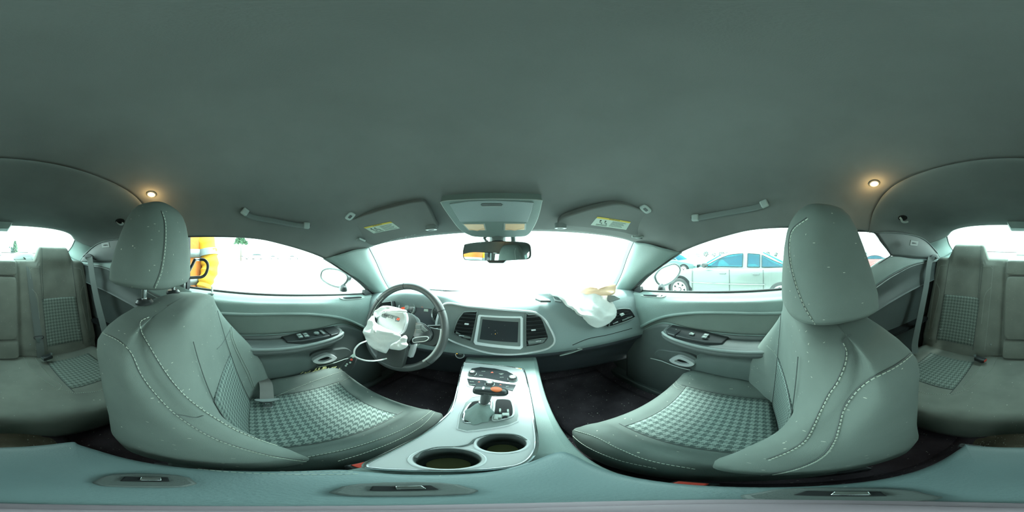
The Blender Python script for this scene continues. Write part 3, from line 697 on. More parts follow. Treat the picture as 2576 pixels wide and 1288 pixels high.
dseams = [('head', [(405, 531), (413, 560), (412, 620), (403, 680), (387, 722)], 'd'),
    ('back', [(232, 822), (262, 838), (300, 858), (328, 888), (352, 940), (385, 985), (428, 1030), (490, 1075), (560, 1110), (650, 1138), (720, 1152), (782, 1160)], 'd'),
    ('back', [(372, 796), (352, 806), (352, 828), (375, 872), (404, 920), (436, 965), (475, 1005), (530, 1045), (590, 1080), (660, 1108), (735, 1130)], 'd'),
    ('back', [(510, 1046), (490, 1050), (460, 1045), (436, 1042)], 'n'),
    ('back', [(582, 822), (586, 850), (600, 885), (625, 935), (640, 975)], 'f'),
    ('back', [(578, 820), (581, 850), (595, 887), (620, 938), (636, 978)], 'f'),
    ('back', [(545, 878), (560, 862), (582, 822), (590, 800)], 'n'),
    ('cush', [(688, 1000), (740, 978), (800, 955), (850, 938), (880, 933)], 'f'),
    ('cush', [(690, 1014), (760, 992), (830, 970), (875, 952), (884, 933)], 'f'),
    ('cush', [(775, 1150), (880, 1128), (980, 1095), (1050, 1060), (1100, 1022)], 'f'),
    ('cush', [(850, 1160), (930, 1135), (1010, 1102), (1065, 1068), (1104, 1024)], 'f')]
ds = front_seat('car_seat_with_headrest', 'grey cloth driver seat behind the steering wheel, headrest raised on its chrome posts', -.402, .012, -.118, -.122, -.076, -.243, 1, 0.0, 1.0, dseams)
pseams = [('head', [(2030, 548), (1995, 575), (1985, 610), (1988, 660), (2003, 720), (2025, 775), (2058, 828)], 'd'),
    ('back', [(2118, 862), (2127, 885), (2122, 920), (2105, 960), (2085, 990), (2065, 1030), (2045, 1070), (2025, 1105), (1990, 1130), (1930, 1155)], 'd'),
    ('back', [(2308, 868), (2290, 890), (2250, 920), (2190, 952), (2150, 985), (2122, 1025), (2110, 1070), (2095, 1110), (2060, 1150), (1990, 1180), (1890, 1200)], 'd'),
    ('back', [(2140, 842), (2128, 850), (2118, 862)], 'n'),
    ('back', [(1930, 870), (1950, 890), (1962, 915), (1960, 950), (1950, 985)], 'f'),
    ('cush', [(1955, 1020), (1880, 1018), (1800, 1008), (1735, 990), (1700, 975), (1692, 960)], 'f'),
    ('cush', [(1960, 1012), (1880, 1010), (1800, 1000), (1740, 983), (1706, 968), (1700, 958)], 'f'),
    ('cush', [(1445, 1082), (1500, 1100), (1560, 1130), (1640, 1160), (1760, 1182)], 'f'),
    ('cush', [(1430, 1062), (1437, 1090), (1480, 1125), (1560, 1158), (1660, 1180)], 'f')]
ps = front_seat('car_seat_with_headrest', 'grey cloth passenger seat under the right side window, headrest pushed fully down', .352, -.030, -.060, -.135, -.132, -.112, -1, 0.0, .80, pseams)
# belt guide loop on the shoulder of the driver seat
pl = [PX(500, 653, -.56), PX(514, 654, -.565), PX(523, 666, -.57), PX(519, 686, -.57), PX(509, 696, -.565), PX(490, 698, -.55), PX(470, 699, -.53)]
MB().tube([V((-.50, -.20, -.045))] + crom([pl[0] + V((.04, 0, 0))] + pl, 40), .0055, 10).build('belt_guide', black, ds)
# adjuster knob and recliner cover at the outer side of the driver seat
MB().slab(cromc([PX(a, b, -.655) for a, b in ((640, 985), (652, 980), (656, 1000), (648, 1012), (638, 1010))], 20), (1, 0, 0), .012, .02).build('recliner_cover', lgrey, ds, bevel=.003)

# ---- driver belt lying over the outer side of the cushion
b_ = thing('seat_belt', 'driver seat belt with chrome tongue hanging over the outer edge of the cushion', 'seat belt', (-.55, .04, -.56), 'front seat belts')
A1 = V((-.665, -.02, -.50)); pts = crom([V((-.668, -.10, -.30)), V((-.665, -.04, -.47)), V((-.625, .035, -.545)), V((-.565, .052, -.537)), V((-.525, .052, -.566)), V((-.50, .050, -.590))], 30)
MB().tube(pts, 0, flat=(.044, .0022), up=(0, 1, 0)).build('webbing', belt_d, b_, bevel=.0004, ang=60)
tg = [V((-.502 + a, .050 + b, -.588 + c)) for a, b, c in ((0, -.038, .004), (.008, -.036, .002), (.014, -.014, 0), (.014, .014, 0), (.008, .036, .002), (0, .038, .004))]
MB().slab(tg, (.1, 0, 1), .005, .001).build('tongue_cover', grey, b_, bevel=.001)
oo = [V((-.488 + a, .050 + b, -.590)) for a, b in ((0, -.013), (.032, -.013), (.034, 0), (.032, .013), (0, .013))]; ii = [V((-.488 + a, .050 + b, -.590)) for a, b in ((.008, -.006), (.022, -.006), (.023, 0), (.022, .006), (.008, .006))]
MB().ring(oo, ii, (.1, 0, 1), .004, .0).build('tongue', chrome, b_, bevel=.0006)
b2 = thing('seat_belt', 'passenger seat belt running down behind the right front backrest', 'seat belt', (.60, -.2, -.1), 'front seat belts')
MB().tube(crom([V((.578, -.285, .05)), V((.585, -.275, -.10)), V((.60, -.25, -.35)), V((.60, -.2, -.62))], 20), 0, flat=(.045, .002), up=(0, 1, 0)).build('webbing', belt_m, b2)
MB().box((.578, -.285, .055), (.014, .05, .03)).build('belt_anchor', black, b2, bevel=.004)
for (cx_, cy_, cz_, lab) in ((-.143, .108, -.575, 'red-topped belt buckle between driver seat and console'), (.083, .045, -.628, 'belt buckle between passenger seat and console')):
    k = thing('belt_buckle', lab, 'buckle', (cx_, cy_, cz_ - .10), 'front belt buckles')
    MB().box((cx_, cy_, cz_ - .035), (.024, .034, .075)).build('buckle_body', black, k, bevel=.005)
    MB().box((cx_, cy_ + .002, cz_ + .004), (.016, .024, .006)).build('release_button', red, k, bevel=.002)
    MB().tube([(cx_, cy_, cz_ - .06), (cx_, cy_ - .01, cz_ - .14)], .006, 8).build('buckle_stalk', matte, k)

# ---- rear bench
rb = thing('rear_bench', 'grey cloth two-place rear bench with houndstooth panels and fold-down middle', 'rear seat', (XC, -.7, -.84))
def sst(t): t = max(0, min(1, t)); return t * t * (3 - 2 * t)
XH = .375
def rtop(x):
    a = abs(x - XC); d = abs(a - XH)
    h = 1 - sst((d - .098) / .05)
    base = -.022 if a > .1 else -.035
    if a > .58: base -= .02 * sst((a - .58) / .05)
    return base + h * .098
def rback(x, t):
    a = abs(x - XC); tp = rtop(x); zb = -.66
    tt = t / .86 if t < .86 else 1.0
    if t < .86: z = zb + (tp - .018 - zb) * tt; back = 0
    else:
        an = (t - .86) / .14 * PI * .9; z = tp - .018 + .018 * math.sin(min(an, PI / 2)) - (.02 * max(0, an - PI / 2)); back = .035 * (1 - math.cos(an))
    zz = min(z, .09)
    y = -.865 - .205 * (zz + .62) / .62
    d = abs(a - XH)
    y += .016 * math.exp(-((a - .235) / .05) ** 2) * (1 if z < -.05 else .3) + .016 * math.exp(-((a - .53) / .05) ** 2)      # bolsters
    y -= .010 * math.exp(-(d / .13) ** 4) * (1 if z > -.60 else 0)
    y -= .03 * math.exp(-((a - .115) / .010) ** 2) * .6
    h = (1 - sst((d - .10) / .035))
    y += .018 * h * sst((z + .10) / .10)
    if z < -.56: y -= .02 * sst((-.56 - z) / .06)
    # wrap round at the outer edge
    if a > .60: y -= .06 * sst((a - .60) / .035) ** 1.5
    return V((x, y - back, z))
xs = [XC - .635 + 1.27 * i / 180 for i in range(181)]
bk = gmesh([[rback(x, j / 60) for x in xs] for j in range(61)])
bko = bk.build('seatback', fabric_r, rb, face=FACE, solid=.02, ang=180)
def rcush(x, t):
    a = abs(x - XC); d = abs(a - XH)
    # t 0 at the back .. 1 down at the front lip
    if t < .72: y = -.885 + .475 * t / .72; z0 = -.628 + .022 * (t / .72); fr = 0
    else:
        an = (t - .72) / .28 * PI * .62; y = -.41 + .055 * math.sin(an); z0 = -.606 - .055 * (1 - math.cos(an)) - .10 * max(0, (t - .86) / .14) ** 1.5
    z = z0 - .020 * math.exp(-(d / .15) ** 4) * (1 if t < .72 else max(0, 1 - (t - .72) / .2)) + .0
    y += .028 * math.exp(-((a) / .10) ** 2) * -.6 * t
    y -= .07 * sst((a - .30) / .34) * t * .5
    if a > .56: z -= .05 * sst((a - .56) / .08)
    return V((x, y, z))
ck = gmesh([[rcush(x, j / 50) for x in xs] for j in range(51)])
cko = ck.build('bench_cushion', fabric_r, rb, face=FACE, solid=.02, ang=180)
def on_back(x, z, off=.003):
    a = abs(x - XC); lo, hi = 0, .86
    for _ in range(24):
        m_ = (lo + hi) / 2
        if rback(x, m_).z < z: lo = m_
        else: hi = m_
    return rback(x, lo) + V((0, off, off * .3))
def on_cush(x, y, off=.003):
    lo, hi = 0, .72
    for _ in range(24):
        m_ = (lo + hi) / 2
        if rcush(x, m_).y < y: lo = m_
        else: hi = m_
    return rcush(x, lo) + V((0, 0, off))
for s in (-1, 1):
    def XW(a, s=s): return XC + s * a
    rows = []
    for j in range(21):
        z = -.575 + (.575 - .272) * j / 20; k = j / 20
        a0, a1 = .275 - .012 * k, .505 - .0 * k
        rows.append([on_back(XW(a0 + (a1 - a0) * i / 14), z, .003 if 0 < i < 14 else .0) for i in range(15)])
    gmesh(rows).build('seatback_insert', hound_r, rb, face=FACE, solid=.002, uv=lambda p: (p.x, p.z), label='houndstooth woven panel of the seatback')
    rows = []
    for j in range(15):
        y = -.80 + .27 * j / 14; a0, a1 = .245, .50 - .02 * j / 14
        rows.append([on_cush(XW(a0 + (a1 - a0) * i / 14 + .0), y, .003 if 0 < i < 14 and j < 14 else .0) for i in range(15)])
    gmesh(rows).build('bench_insert', hound_r, rb, face=FACE, solid=.002, uv=lambda p: (p.x, p.y), label='houndstooth woven panel of the bench cushion')
    mb = MB()
    for a in (.262, .505): mb.tube([on_back(XW(a + (.012 if a < .3 else 0) * (1 - (z + .6) / .6)), z, .0015) for z in [-.6 + .57 * k / 30 for k in range(31)]], .0010, 6)
    mb.tube([on_back(XW(.262 + .243 * k / 12), -.272, .002) for k in range(13)], .0012, 6)
    mb.tube([on_cush(XW(.245 - .0 * k), -.86 + .36 * k / 12, .001) for k in range(13)], .0015, 6)
    mb.tube([on_cush(XW(.245 + .245 * k / 12), -.53, .001) for k in range(13)], .0015, 6)
    mb.build('panel_seam', vinyl_d, rb)
    st = MB()
    stitches([on_back(XW(.195 + .02 * max(0, -z - .1)), z, .0018) for z in [-.07 - .52 * k / 30 for k in range(31)]], st, .008, .005, .0008)
    stitches([on_back(XW(a), z, .0018) for a, z in ((.262, -.072), (.22, -.072), (.205, -.076), (.197, -.09))], st, .008, .006, .0008)
    stitches([on_back(XW(a), z, .0018) for a, z in ((.52, -.075), (.56, -.078), (.575, -.09), (.585, -.2), (.585, -.33), (.570, -.50), (.56, -.60))], st, .008, .005, .0008)
    stitches([on_back(XW(a), z, .0018) for a, z in ((.578, -.20), (.545, -.235), (.535, -.27), (.545, -.42), (.55, -.58))], st, .008, .005, .0008)
    stitches([on_back(XW(a), z, .0018) for a, z in ((.197, -.20), (.225, -.23), (.235, -.26), (.238, -.42))], st, .008, .005, .0008)
    stitches([on_cush(XW(a), y, .0018) for a, y in ((.135, -.86), (.14, -.75), (.17, -.62), (.20, -.54), (.24, -.49), (.32, -.465), (.40, -.47))], st, .008, .005, .0008)
    stitches([on_cush(XW(a), y, .0018) for a, y in ((.195, -.84), (.20, -.72), (.215, -.62), (.225, -.56), (.20, -.53), (.185, -.53))], st, .008, .005, .0008)
    st.build('stitching', stitch, rb, kind='stuff')
    for a, z in ((.30, -.535), (.49, -.50), (.175, -.545)):
        MB().lathe([(.0055, -.002), (.0055, .002), (.003, .004)], on_back(XW(a), z, .002), (0, 1, .25), 14).build('upholstery_stud', lgrey, rb)
    # stitching on the headrest flanks
    hs = [rback(XW(XH - .088 - .012 * (1 - k / 12)), .42 + .46 * k / 12) + V((0, .003, 0)) for k in range(13)]
    MB().tube(hs, .0012, 6).build('seam', fabric_d, rb)
# fold-down middle: three padded blocks
for z0, z1, nm in ((-.118, -.030, 'upper_pad'), (-.500, -.124, 'fold_down_armrest'), (-.618, -.506, 'lower_pad')):
    L = []
    zc = (z0 + z1) / 2; hz = (z1 - z0) / 2
    def yb(z): return -.865 - .205 * (z + .62) / .62 + .004
    for dn, sc, in ((-.03, 1.0), (.010, 1.0), (.018, .99), (.024, .965), (.027, .90), (.028, .6)):
        L.append([V((p.x, yb(p.z) + dn, p.z)) for p in ell(V((XC, 0, zc)), (1, 0, 0), (0, 0, 1), .108 - (1 - sc) * .12, hz - (1 - sc) * .12 if hz > .05 else hz * (1 - (1 - sc) * .9), 48, 9)])
    MB().loft(L).build(nm, fabric_r, rb, ang=50)

# ---- rear belts
def belt(label, pts, wd, up, grp='rear seat belts', m_=belt_m):
    t = thing('seat_belt', label, 'seat belt', pts[-1], grp)
    MB().tube(crom(pts, 30), 0, flat=(wd, .002), up=up).build('webbing', m_, t, ang=60); return t
lp = [PY(60, 646, -1.16), PY(72, 650, -1.10), PY(74, 670, -1.045), PY(82, 740, -.98), PY(90, 800, -.93), PY(97, 848, -.885), PY(101, 872, -.862), PY(103, 900, -.85)]
lb = belt('pale webbing belt with chrome tongue hanging over the left rear backrest', lp, .044, (1, 0, 0))
tp = lp[5]
MB().tube(ell(tp + V((0, .006, 0)), (1, 0, 0), (0, -.35, 1), .028, .009, 20, 3), .0028, 8, closed=True).build('tongue_loop', black, lb)
tc_ = [tp + V((a + .004, .008 - b * .3, b)) for a, b in ((-.022, -.004), (.022, .002), (.010, -.014), (.009, -.032), (-.007, -.034), (-.008, -.016))]
MB().slab(tc_, (0, 1, .3), .003).build('tongue', chrome, lb, bevel=.0006)
sl = PY(60, 642, -1.17)
k = MB().slab([sl + V((a, b, .012 + c)) for a, b, c in ((-.045, 0, 0), (.045, 0, 0), (.05, -.05, .004), (-.05, -.05, .004))], (0, .5, 1), .006).build('belt_outlet', lgrey, lb, bevel=.002)
MB().box(sl + V((0, -.012, .019)), (.062, .012, .006)).build('outlet_slot', matte, lb, smooth=False)
MB().loft([ell(V((sl.x, -1.20, .0 - .02)), (1, 0, 0), (0, 1, 0), .10, .08, 24), ell(V((sl.x, -1.20, .018)), (1, 0, 0), (0, 1, 0), .085, .065, 24), ell(V((sl.x, -1.20, .027)), (1, 0, 0), (0, 1, 0), .06, .045, 24)]).build('outlet_mound', vinyl, lb)
belt('grey belt falling beside the left rear quarter panel', [PX(222, 652, -.60), PX(226, 652, -.585), PX(233, 700, -.575), PX(245, 760, -.568), PX(258, 812, -.56), PX(268, 860, -.56), V((-.58, -.74, -.64))], .044, (.25, -1, 0))
belt('grey belt falling beside the right rear quarter panel', [PX(2350, 652, .552), PX(2340, 654, .545), PX(2330, 720, .535), PX(2316, 790, .525), PX(2302, 860, .515), V((.50, -.70, -.60))], .044, (.25, 1, 0))
for s, (a, b) in ((-1, (226, 646)), (1, (2346, 648))):
    p = PX(a, b, XC + s * (.585 if s < 0 else .60))
    MB().slab(cromc([p + V((0, x, z)) for x, z in ((-.05, .012), (0, .02), (.05, -.012), (.035, -.018), (-.045, -.016))], 20), (-s, 0, .3), .008, .02).build('belt_shroud', black, bpy.data.objects['wall_left' if s < 0 else 'wall_right'], bevel=.003)
for lab, p, dx in (('dark belt buckle lying at the foot of the left rear backrest', PZ(118, 899, -.60), -1), ('belt buckle with red release lying at the foot of the right rear backrest', PZ(2466, 904, -.60), 1)):
    k = thing('belt_buckle', lab, 'buckle', p, 'rear belt buckles')
    R = Matrix.Rotation(math.radians(18 * -dx), 3, 'Z')
    MB().box(p, (.058, .034, .026), R).build('buckle_body', black, k, bevel=.007, seg=3)
    MB().box(p + R @ V((dx * -.028, 0, .002)), (.006, .024, .014), R).build('release_button', red if dx > 0 else grey, k, bevel=.001)
    MB().tube([p + R @ V((dx * .025, -.004, 0)), p + R @ V((dx * .045, -.015, .002)), p + R @ V((dx * .06, -.05, -.02))], .006, 8).build('buckle_stalk', grey, k)
# ================================================================== DASHBOARD
def cut(o, cutters):
    """bore the given closed shapes out of a mesh, for good"""
    tmp = []
    for mb in cutters:
        c = mb.build('bore', matte); c.location = -org(o) * 0; tmp.append(c)
        md = o.modifiers.new('bore', 'BOOLEAN'); md.object = c; md.operation = 'DIFFERENCE'; md.solver = 'EXACT'
    bpy.context.view_layer.update()
    dg = bpy.context.evaluated_depsgraph_get(); me = bpy.data.meshes.new_from_object(o.evaluated_get(dg))
    o.modifiers.clear(); o.data = me
    for p in me.polygons: p.use_smooth = True
    me.set_sharp_from_angle(angle=math.radians(20))
    for c in tmp: bpy.data.objects.remove(c)
def crumple(pix, p0, n, bulge, amp, seed, rings=9, nseg=56, fix=None):
    r = random.Random(seed); n = V(n).normalized(); out = cromc([PP(a, b, p0, n) for a, b in pix], nseg); c = sum(out, V()) / nseg
    ph = [(r.uniform(20, 60), r.uniform(20, 60), r.uniform(0, 6)) for _ in range(6)]
    u = n.orthogonal().normalized(); w_ = n.cross(u); vs = []
    for k in range(rings + 1):
        t = k / rings
        for p in out:
            q = c.lerp(p, t); a, b = (q - c).dot(u), (q - c).dot(w_)
            d = sum(abs(math.sin(x * a + y * b + z)) for x, y, z in ph) / 6 - .5
            vs.append(q + n * (bulge * (1 - t ** 3) + amp * d * (1 if t < .95 else .6)))
    fs = [(k * nseg + i, k * nseg + (i + 1) % nseg, (k + 1) * nseg + (i + 1) % nseg, (k + 1) * nseg + i) for k in range(rings) for i in range(nseg)]
    return MB().add(vs, fs)
da = thing('dashboard', 'black and grey dashboard below the windscreen', 'dashboard', (XC, .8, -.86))
def yf(x): return .668 - .19 * (x - XC) ** 2
def hump(x): return math.exp(-((x + .40) / .19) ** 4)
def yw(x): a = abs(x - XC); return 1.10 - .48 * a * a - .12 * max(0, a - .5)
def dcol(x):
    f = yf(x); h = hump(x); L = [V((x, yw(x), -.236)), V((x, min(yw(x) - .02, f + .20), -.218 + .018 * h)), V((x, f + .10 - .01 * h, -.206 + .038 * h)), V((x, f + .055, -.218 + .046 * h)), V((x, f + .026 + .01 * h, -.25 + .045 * h)), V((x, f + .055 * h, -.33)), V((x, f - .025 + .02 * h, -.42)), V((x, f - .022, -.452))]
    return L
xs_ = [-.70 + 1.35 * i / 44 for i in range(45)]
cols = [crom(dcol(x), 40) for x in xs_]
dpan = gmesh([[cols[i][j] for i in range(45)] for j in range(41)])
do = dpan.build('upper_panel', dash_m, da, face=V((0, 0, .6)), solid=.006, ang=180)
def dlow(x):
    f = yf(x); return [V((x, f - .020, -.448)), V((x, f - .012, -.475)), V((x, f + .03, -.52)), V((x, f + .08, -.62)), V((x, f + .14, -.72)), V((x, f + .35, -.80))]
cols = [crom(dlow(x), 20) for x in xs_]
gmesh([[cols[i][j] for i in range(45)] for j in range(21)]).build('knee_panel', dash_lo, da, face=V((0, 0, 0)), solid=.006, ang=180)
# side closing panel
for s in (-1, 1):
    MB().box(S(s, .675, .78, -.42), (.02, .36, .40)).build('dash_end', dash_m, da, smooth=False)
DN = V((0, -.982, .19)); D0 = V((0, .672, -.33))
def dp(a, b, off=0): return PP(a, b, D0 - DN * off * -1 if False else D0 + DN * off, DN)
def DP(pix, off=0): return [dp(a, b, off) for a, b in pix]
# centre stack
bz = cromc(DP([(1112, 772), (1132, 763), (1174, 770), (1230, 775), (1328, 783), (1356, 792), (1376, 813), (1395, 853), (1381, 874), (1342, 885), (1286, 891), (1230, 887), (1174, 871), (1132, 855), (1108, 839), (1098, 815)], .016), 90)
MB().slab(bz, DN, .004, .055).build('stack_panel', grey, da, bevel=.004, seg=3)
MB().tube([p + DN * .003 for p in bz], .0052, 10, closed=True).build('stack_bezel', silver, da)
def vent(pix, name, rows, tab, skew=0):
    o = cromc(DP(pix, .022), 40); v = MB().slab(shrink(o, .0), DN, .0005, .002).build(name, matte, da)
    MB().tube([p + DN * .001 for p in o], .0022, 8, closed=True).build('vent_rim', grey, v)
    zs = [p.z for p in o]; z0, z1 = min(zs), max(zs)
    for k in range(1, rows):
        z = z0 + (z1 - z0) * k / rows
        xs__ = []
        for a, b in zip(o, o[1:] + o[:1]):
            if (a.z - z) * (b.z - z) < 0: xs__.append(a.lerp(b, (z - a.z) / (b.z - a.z)))
        if len(xs__) >= 2:
            a, b = min(xs__, key=lambda p: p.x), max(xs__, key=lambda p: p.x)
            MB().box((a + b) / 2 + DN * .004, ((b - a).length - .006, .010, .0022), Matrix.Rotation(math.atan2(b.y - a.y, b.x - a.x), 3, 'Z')).build('slat', black, v, smooth=False)
    tb = dp(*tab, .030); MB().box(tb, (.018, .010, .006)).build('vent_tab', silver, v, bevel=.0015)
    return v, o
v1, o1 = vent([(1170, 785), (1196, 784), (1200, 788), (1186, 852), (1182, 857), (1166, 851), (1144, 839), (1142, 832), (1151, 807), (1163, 790)], 'air_vent', 9, (1174, 815))
v2, o2 = vent([(1323, 794), (1330, 792), (1350, 793), (1364, 804), (1376, 838), (1378, 850), (1364, 864), (1328, 871), (1323, 867)], 'air_vent', 9, (1342, 830))
for (v_, pp) in ((v1, [(1148, 833), (1158, 840), (1184, 847), (1184, 853), (1166, 849), (1146, 839)]), (v2, [(1327, 856), (1345, 853), (1368, 850), (1376, 849), (1366, 862), (1330, 868)])):
    MB().slab(DP(pp, .027), DN, .003).build('vent_foot', grey, v_, bevel=.001)
    a, b = pp[1], pp[4]
    MB().box(dp((a[0] + b[0]) / 2 - 1, (a[1] + b[1]) / 2, .032), (.022, .006, .006)).build('thumb_wheel', chrome, v_, bevel=.0015)
so_ = DP([(1206, 792), (1312, 796), (1315, 800), (1315, 873), (1309, 878), (1196, 866), (1192, 860), (1203, 794)], .022); si_ = DP([(1211, 796), (1308, 800), (1309, 803), (1309, 869), (1307, 871), (1201, 860), (1200, 857), (1209, 798)], .022)
MB().ring(so_, si_, DN, .006, .004).build('screen_frame', silver, da, bevel=.001)
MB().slab(si_, DN, .0012, .004).build('screen_surround', grey, da)
MB().slab(DP([(1214, 803), (1304, 810), (1302, 861), (1207, 853)], .022), DN, .0025).build('touch_screen', screen, da)
MB().lathe([(.0012, 0), (.0008, .0006)], dp(1246, 840, .0246), DN, 10).build('screen_light', ledm, da)
# start button
eb = dp(1157, 892, .0) ; eb = PP(1157, 892, (0, .645, -.47), (0, -.95, .3)); en = V((0, -.95, .3)).normalized()
MB().lathe([(.0205, -.01), (.0205, .003), (.0185, .006), (.0165, .005), (.0160, .002)], eb, en, 32).build('start_button', silver, da)
sb = da.children[-1]
MB().lathe([(.0162, .001), (.0155, .004), (.013, .0052)], eb, en, 28).build('button_cap', gloss, sb)
bx_ = en.orthogonal(); text('ENGINE', eb + en * .0058 + V((.001, 0, .004)), .0042, (1, 0, 0), (0, .3, .95), paper, sb); text('START\nSTOP', eb + en * .0058 + V((.001, 0, -.003)), .0048, (1, 0, 0), (0, .3, .95), paper, sb)
MB().box(eb + en * .006 + V((-.011, 0, .006)), (.004, .001, .003)).build('indicator', ledm, sb, smooth=False)
# instrument cluster
IN = V((.12, -.96, .25)).normalized(); I0 = V((-.40, .700, -.27))
def IP(pix, off=0): return [PP(a, b, I0 + IN * off, IN) for a, b in pix]
cl = cromc(IP([(952, 800), (956, 768), (975, 750), (1005, 742), (1040, 744), (1068, 756), (1100, 762), (1132, 770), (1148, 790), (1142, 815), (1118, 834), (1080, 846), (1020, 850), (970, 838)], .014), 60)
MB().slab(cl, IN, .002, .06).build('instrument_cluster', dash_lo, da, bevel=.002)
ic = da.children[-1]
MB().tube([p + IN * .004 for p in cl[:40]] , .0028, 8).build('cluster_rim', silver, ic)
MB().tube([p + IN * .004 for p in crom(IP([(962, 752), (985, 748), (1005, 739), (1022, 737), (1040, 742), (1060, 748)], .022), 20)], .0022, 8).build('cluster_rim', silver, ic)
IU = IN.cross(V((0, 0, 1))).normalized() * -1; IW = IN.cross(IU) * -1
if IU.x < 0: IU = -IU
if IW.z < 0: IW = -IW
for (a, b), r, lab in (((1024, 773), .0405, 0), ((1113, 791), .047, 1)):
    c = IP([(a, b)], .017)[0]
    g = MB().lathe([(r + .008, -.002), (r + .008, .006), (r + .004, .009), (r, .006), (r, .0)], c, IN, 40, cap=False).build('gauge', grey, ic)
    MB().lathe([(r, .0), (r, .001)], c, IN, 40).build('gauge_face', gloss, g)
    MB().tube(ell(c + IN * .008, IU, IW, r + .002, r + .002, 40), .0012, 6, closed=True).build('gauge_ring', chrome, g)
    for k in range(25):
        an = math.radians(220 - 260 * k / 24); d = IU * math.cos(an) + IW * math.sin(an); ln = .006 if k % 3 == 0 else .0035
        MB().box(c + IN * .0018 + d * (r - .005), (.0008, .0006, ln), Matrix((IU, IN, IW)).transposed() @ Matrix.Rotation(-an + PI / 2, 3, 'Y')).build('tick', paper, g, smooth=False)
    for k in range(0, 9):
        an = math.radians(220 - 260 * k / 8); d = IU * math.cos(an) + IW * math.sin(an)
        text(str(k * 20) if lab == 0 else str(k), c + IN * .0016 + d * (r - .013), .0062, IU, IW, paper, g, name='numeral')
    MB().lathe([(.014, 0), (.012, .004)], c + IN * .001, IN, 24).build('gauge_hub', lgrey if not lab else grey, g)
    an = math.radians(222); d = IU * math.cos(an) + IW * math.sin(an)
    MB().tube([c + IN * .004, c + IN * .004 + d * (r - .008)], [.0016, .0006], 6).build('needle', orange, g)
    if not lab:
        w_ = [c + IN * .0012 + (IU * math.cos(math.radians(x)) + IW * math.sin(math.radians(x))) * q for x, q in ((165, .013), (165, r - .006), (185, r - .005), (205, r - .005), (222, r - .006), (222, .013))]
        MB().slab(w_, IN, .0006, 0).build('red_segment', ledr, g)
MB().slab(IP([(1056, 764), (1066, 766), (1064, 773), (1055, 771)], .018), IN, .001).build('warning_light', ledr, ic)
MB().slab(IP([(1067, 777), (1077, 778), (1077, 784), (1066, 783)], .018), IN, .001).build('cluster_button', paper, ic)
# left vent on the cluster side
o = cromc([PP(a, b, (0, .668, -.30), (0.1, -.98, .19)) for a, b in ((957, 764), (980, 759), (986, 762), (986, 800), (960, 800), (953, 780))], 32)
MB().slab(o, DN, .004, .03).build('air_vent', matte, da); v3 = da.children[-1]
MB().tube([p + DN * .005 for p in o], .002, 8, closed=True).build('vent_rim', grey, v3)
for k in range(5): MB().box((sum(o, V()) / 32) + DN * .006 + V((0, 0, -.018 + .009 * k)), (.04, .006, .002)).build('slat', black, v3, smooth=False)
# right outer vent
RN = V((-.16, -.96, .22)).normalized(); R0 = V((.53, .598, -.31))
def RP(pix, off=0): return [PP(a, b, R0 + RN * off, RN) for a, b in pix]
o = cromc(RP([(1540, 783), (1560, 777), (1579, 777), (1586, 780), (1595, 793), (1594, 800), (1537, 821), (1532, 817), (1536, 800)], .008), 44)
MB().slab(o, RN, .0015, .04).build('air_vent', matte, da, bevel=.001); v4 = da.children[-1]
MB().tube([p + RN * .003 for p in o], .0026, 8, closed=True).build('vent_rim', grey, v4)
for a, b in (((1540, 790), (1580, 784)), ((1540, 797), (1586, 789)), ((1538, 804), (1590, 794))):
    p, q = RP([a, b], .014); MB().tube([p, q], 0, flat=(.009, .0018), up=RN).build('slat', black, v4, smooth=False)
MB().slab(RP([(1558, 790), (1567, 787), (1571, 791), (1562, 796)], .018), RN, .005).build('vent_tab', lgrey, v4, bevel=.001)
MB().slab(RP([(1541, 813), (1554, 808), (1555, 811), (1542, 816)], .013), RN, .003).slab(RP([(1564, 804), (1590, 794), (1591, 797), (1565, 808)], .013), RN, .003).build('vent_foot', chrome, v4, bevel=.0006)
# glovebox seam and handle
tr_d = bvh(dpan)
MB().tube(cast(tr_d, [(1440, 868), (1480, 852), (1530, 842), (1590, 826)], .001, 20), .0015, 6).build('glovebox_seam', matte, da)
gh = [PP(a, b, (0, .632, -.47), (0, -.98, .15)) for a, b in ((1408, 893), (1440, 880), (1468, 866), (1473, 868), (1472, 874), (1462, 880), (1430, 891), (1410, 896))]
MB().slab(gh, (0, -1, .1), .006, .03).build('glovebox_handle', vinyl_d, da, bevel=.002)
MB().tube([PP(a, b, (0, .622, -.47), (0, -.98, .15)) for a, b in ((1408, 895), (1440, 887), (1465, 878))], .0018, 6).build('handle_lip', lgrey, da)
MB().slab([PP(a, b, (0, .622, -.47), (0, -.98, .15)) for a, b in ((1452, 873), (1459, 870), (1461, 877), (1453, 879))], (0, -1, .1), .002).build('glovebox_lock', lgrey, da, bevel=.001)
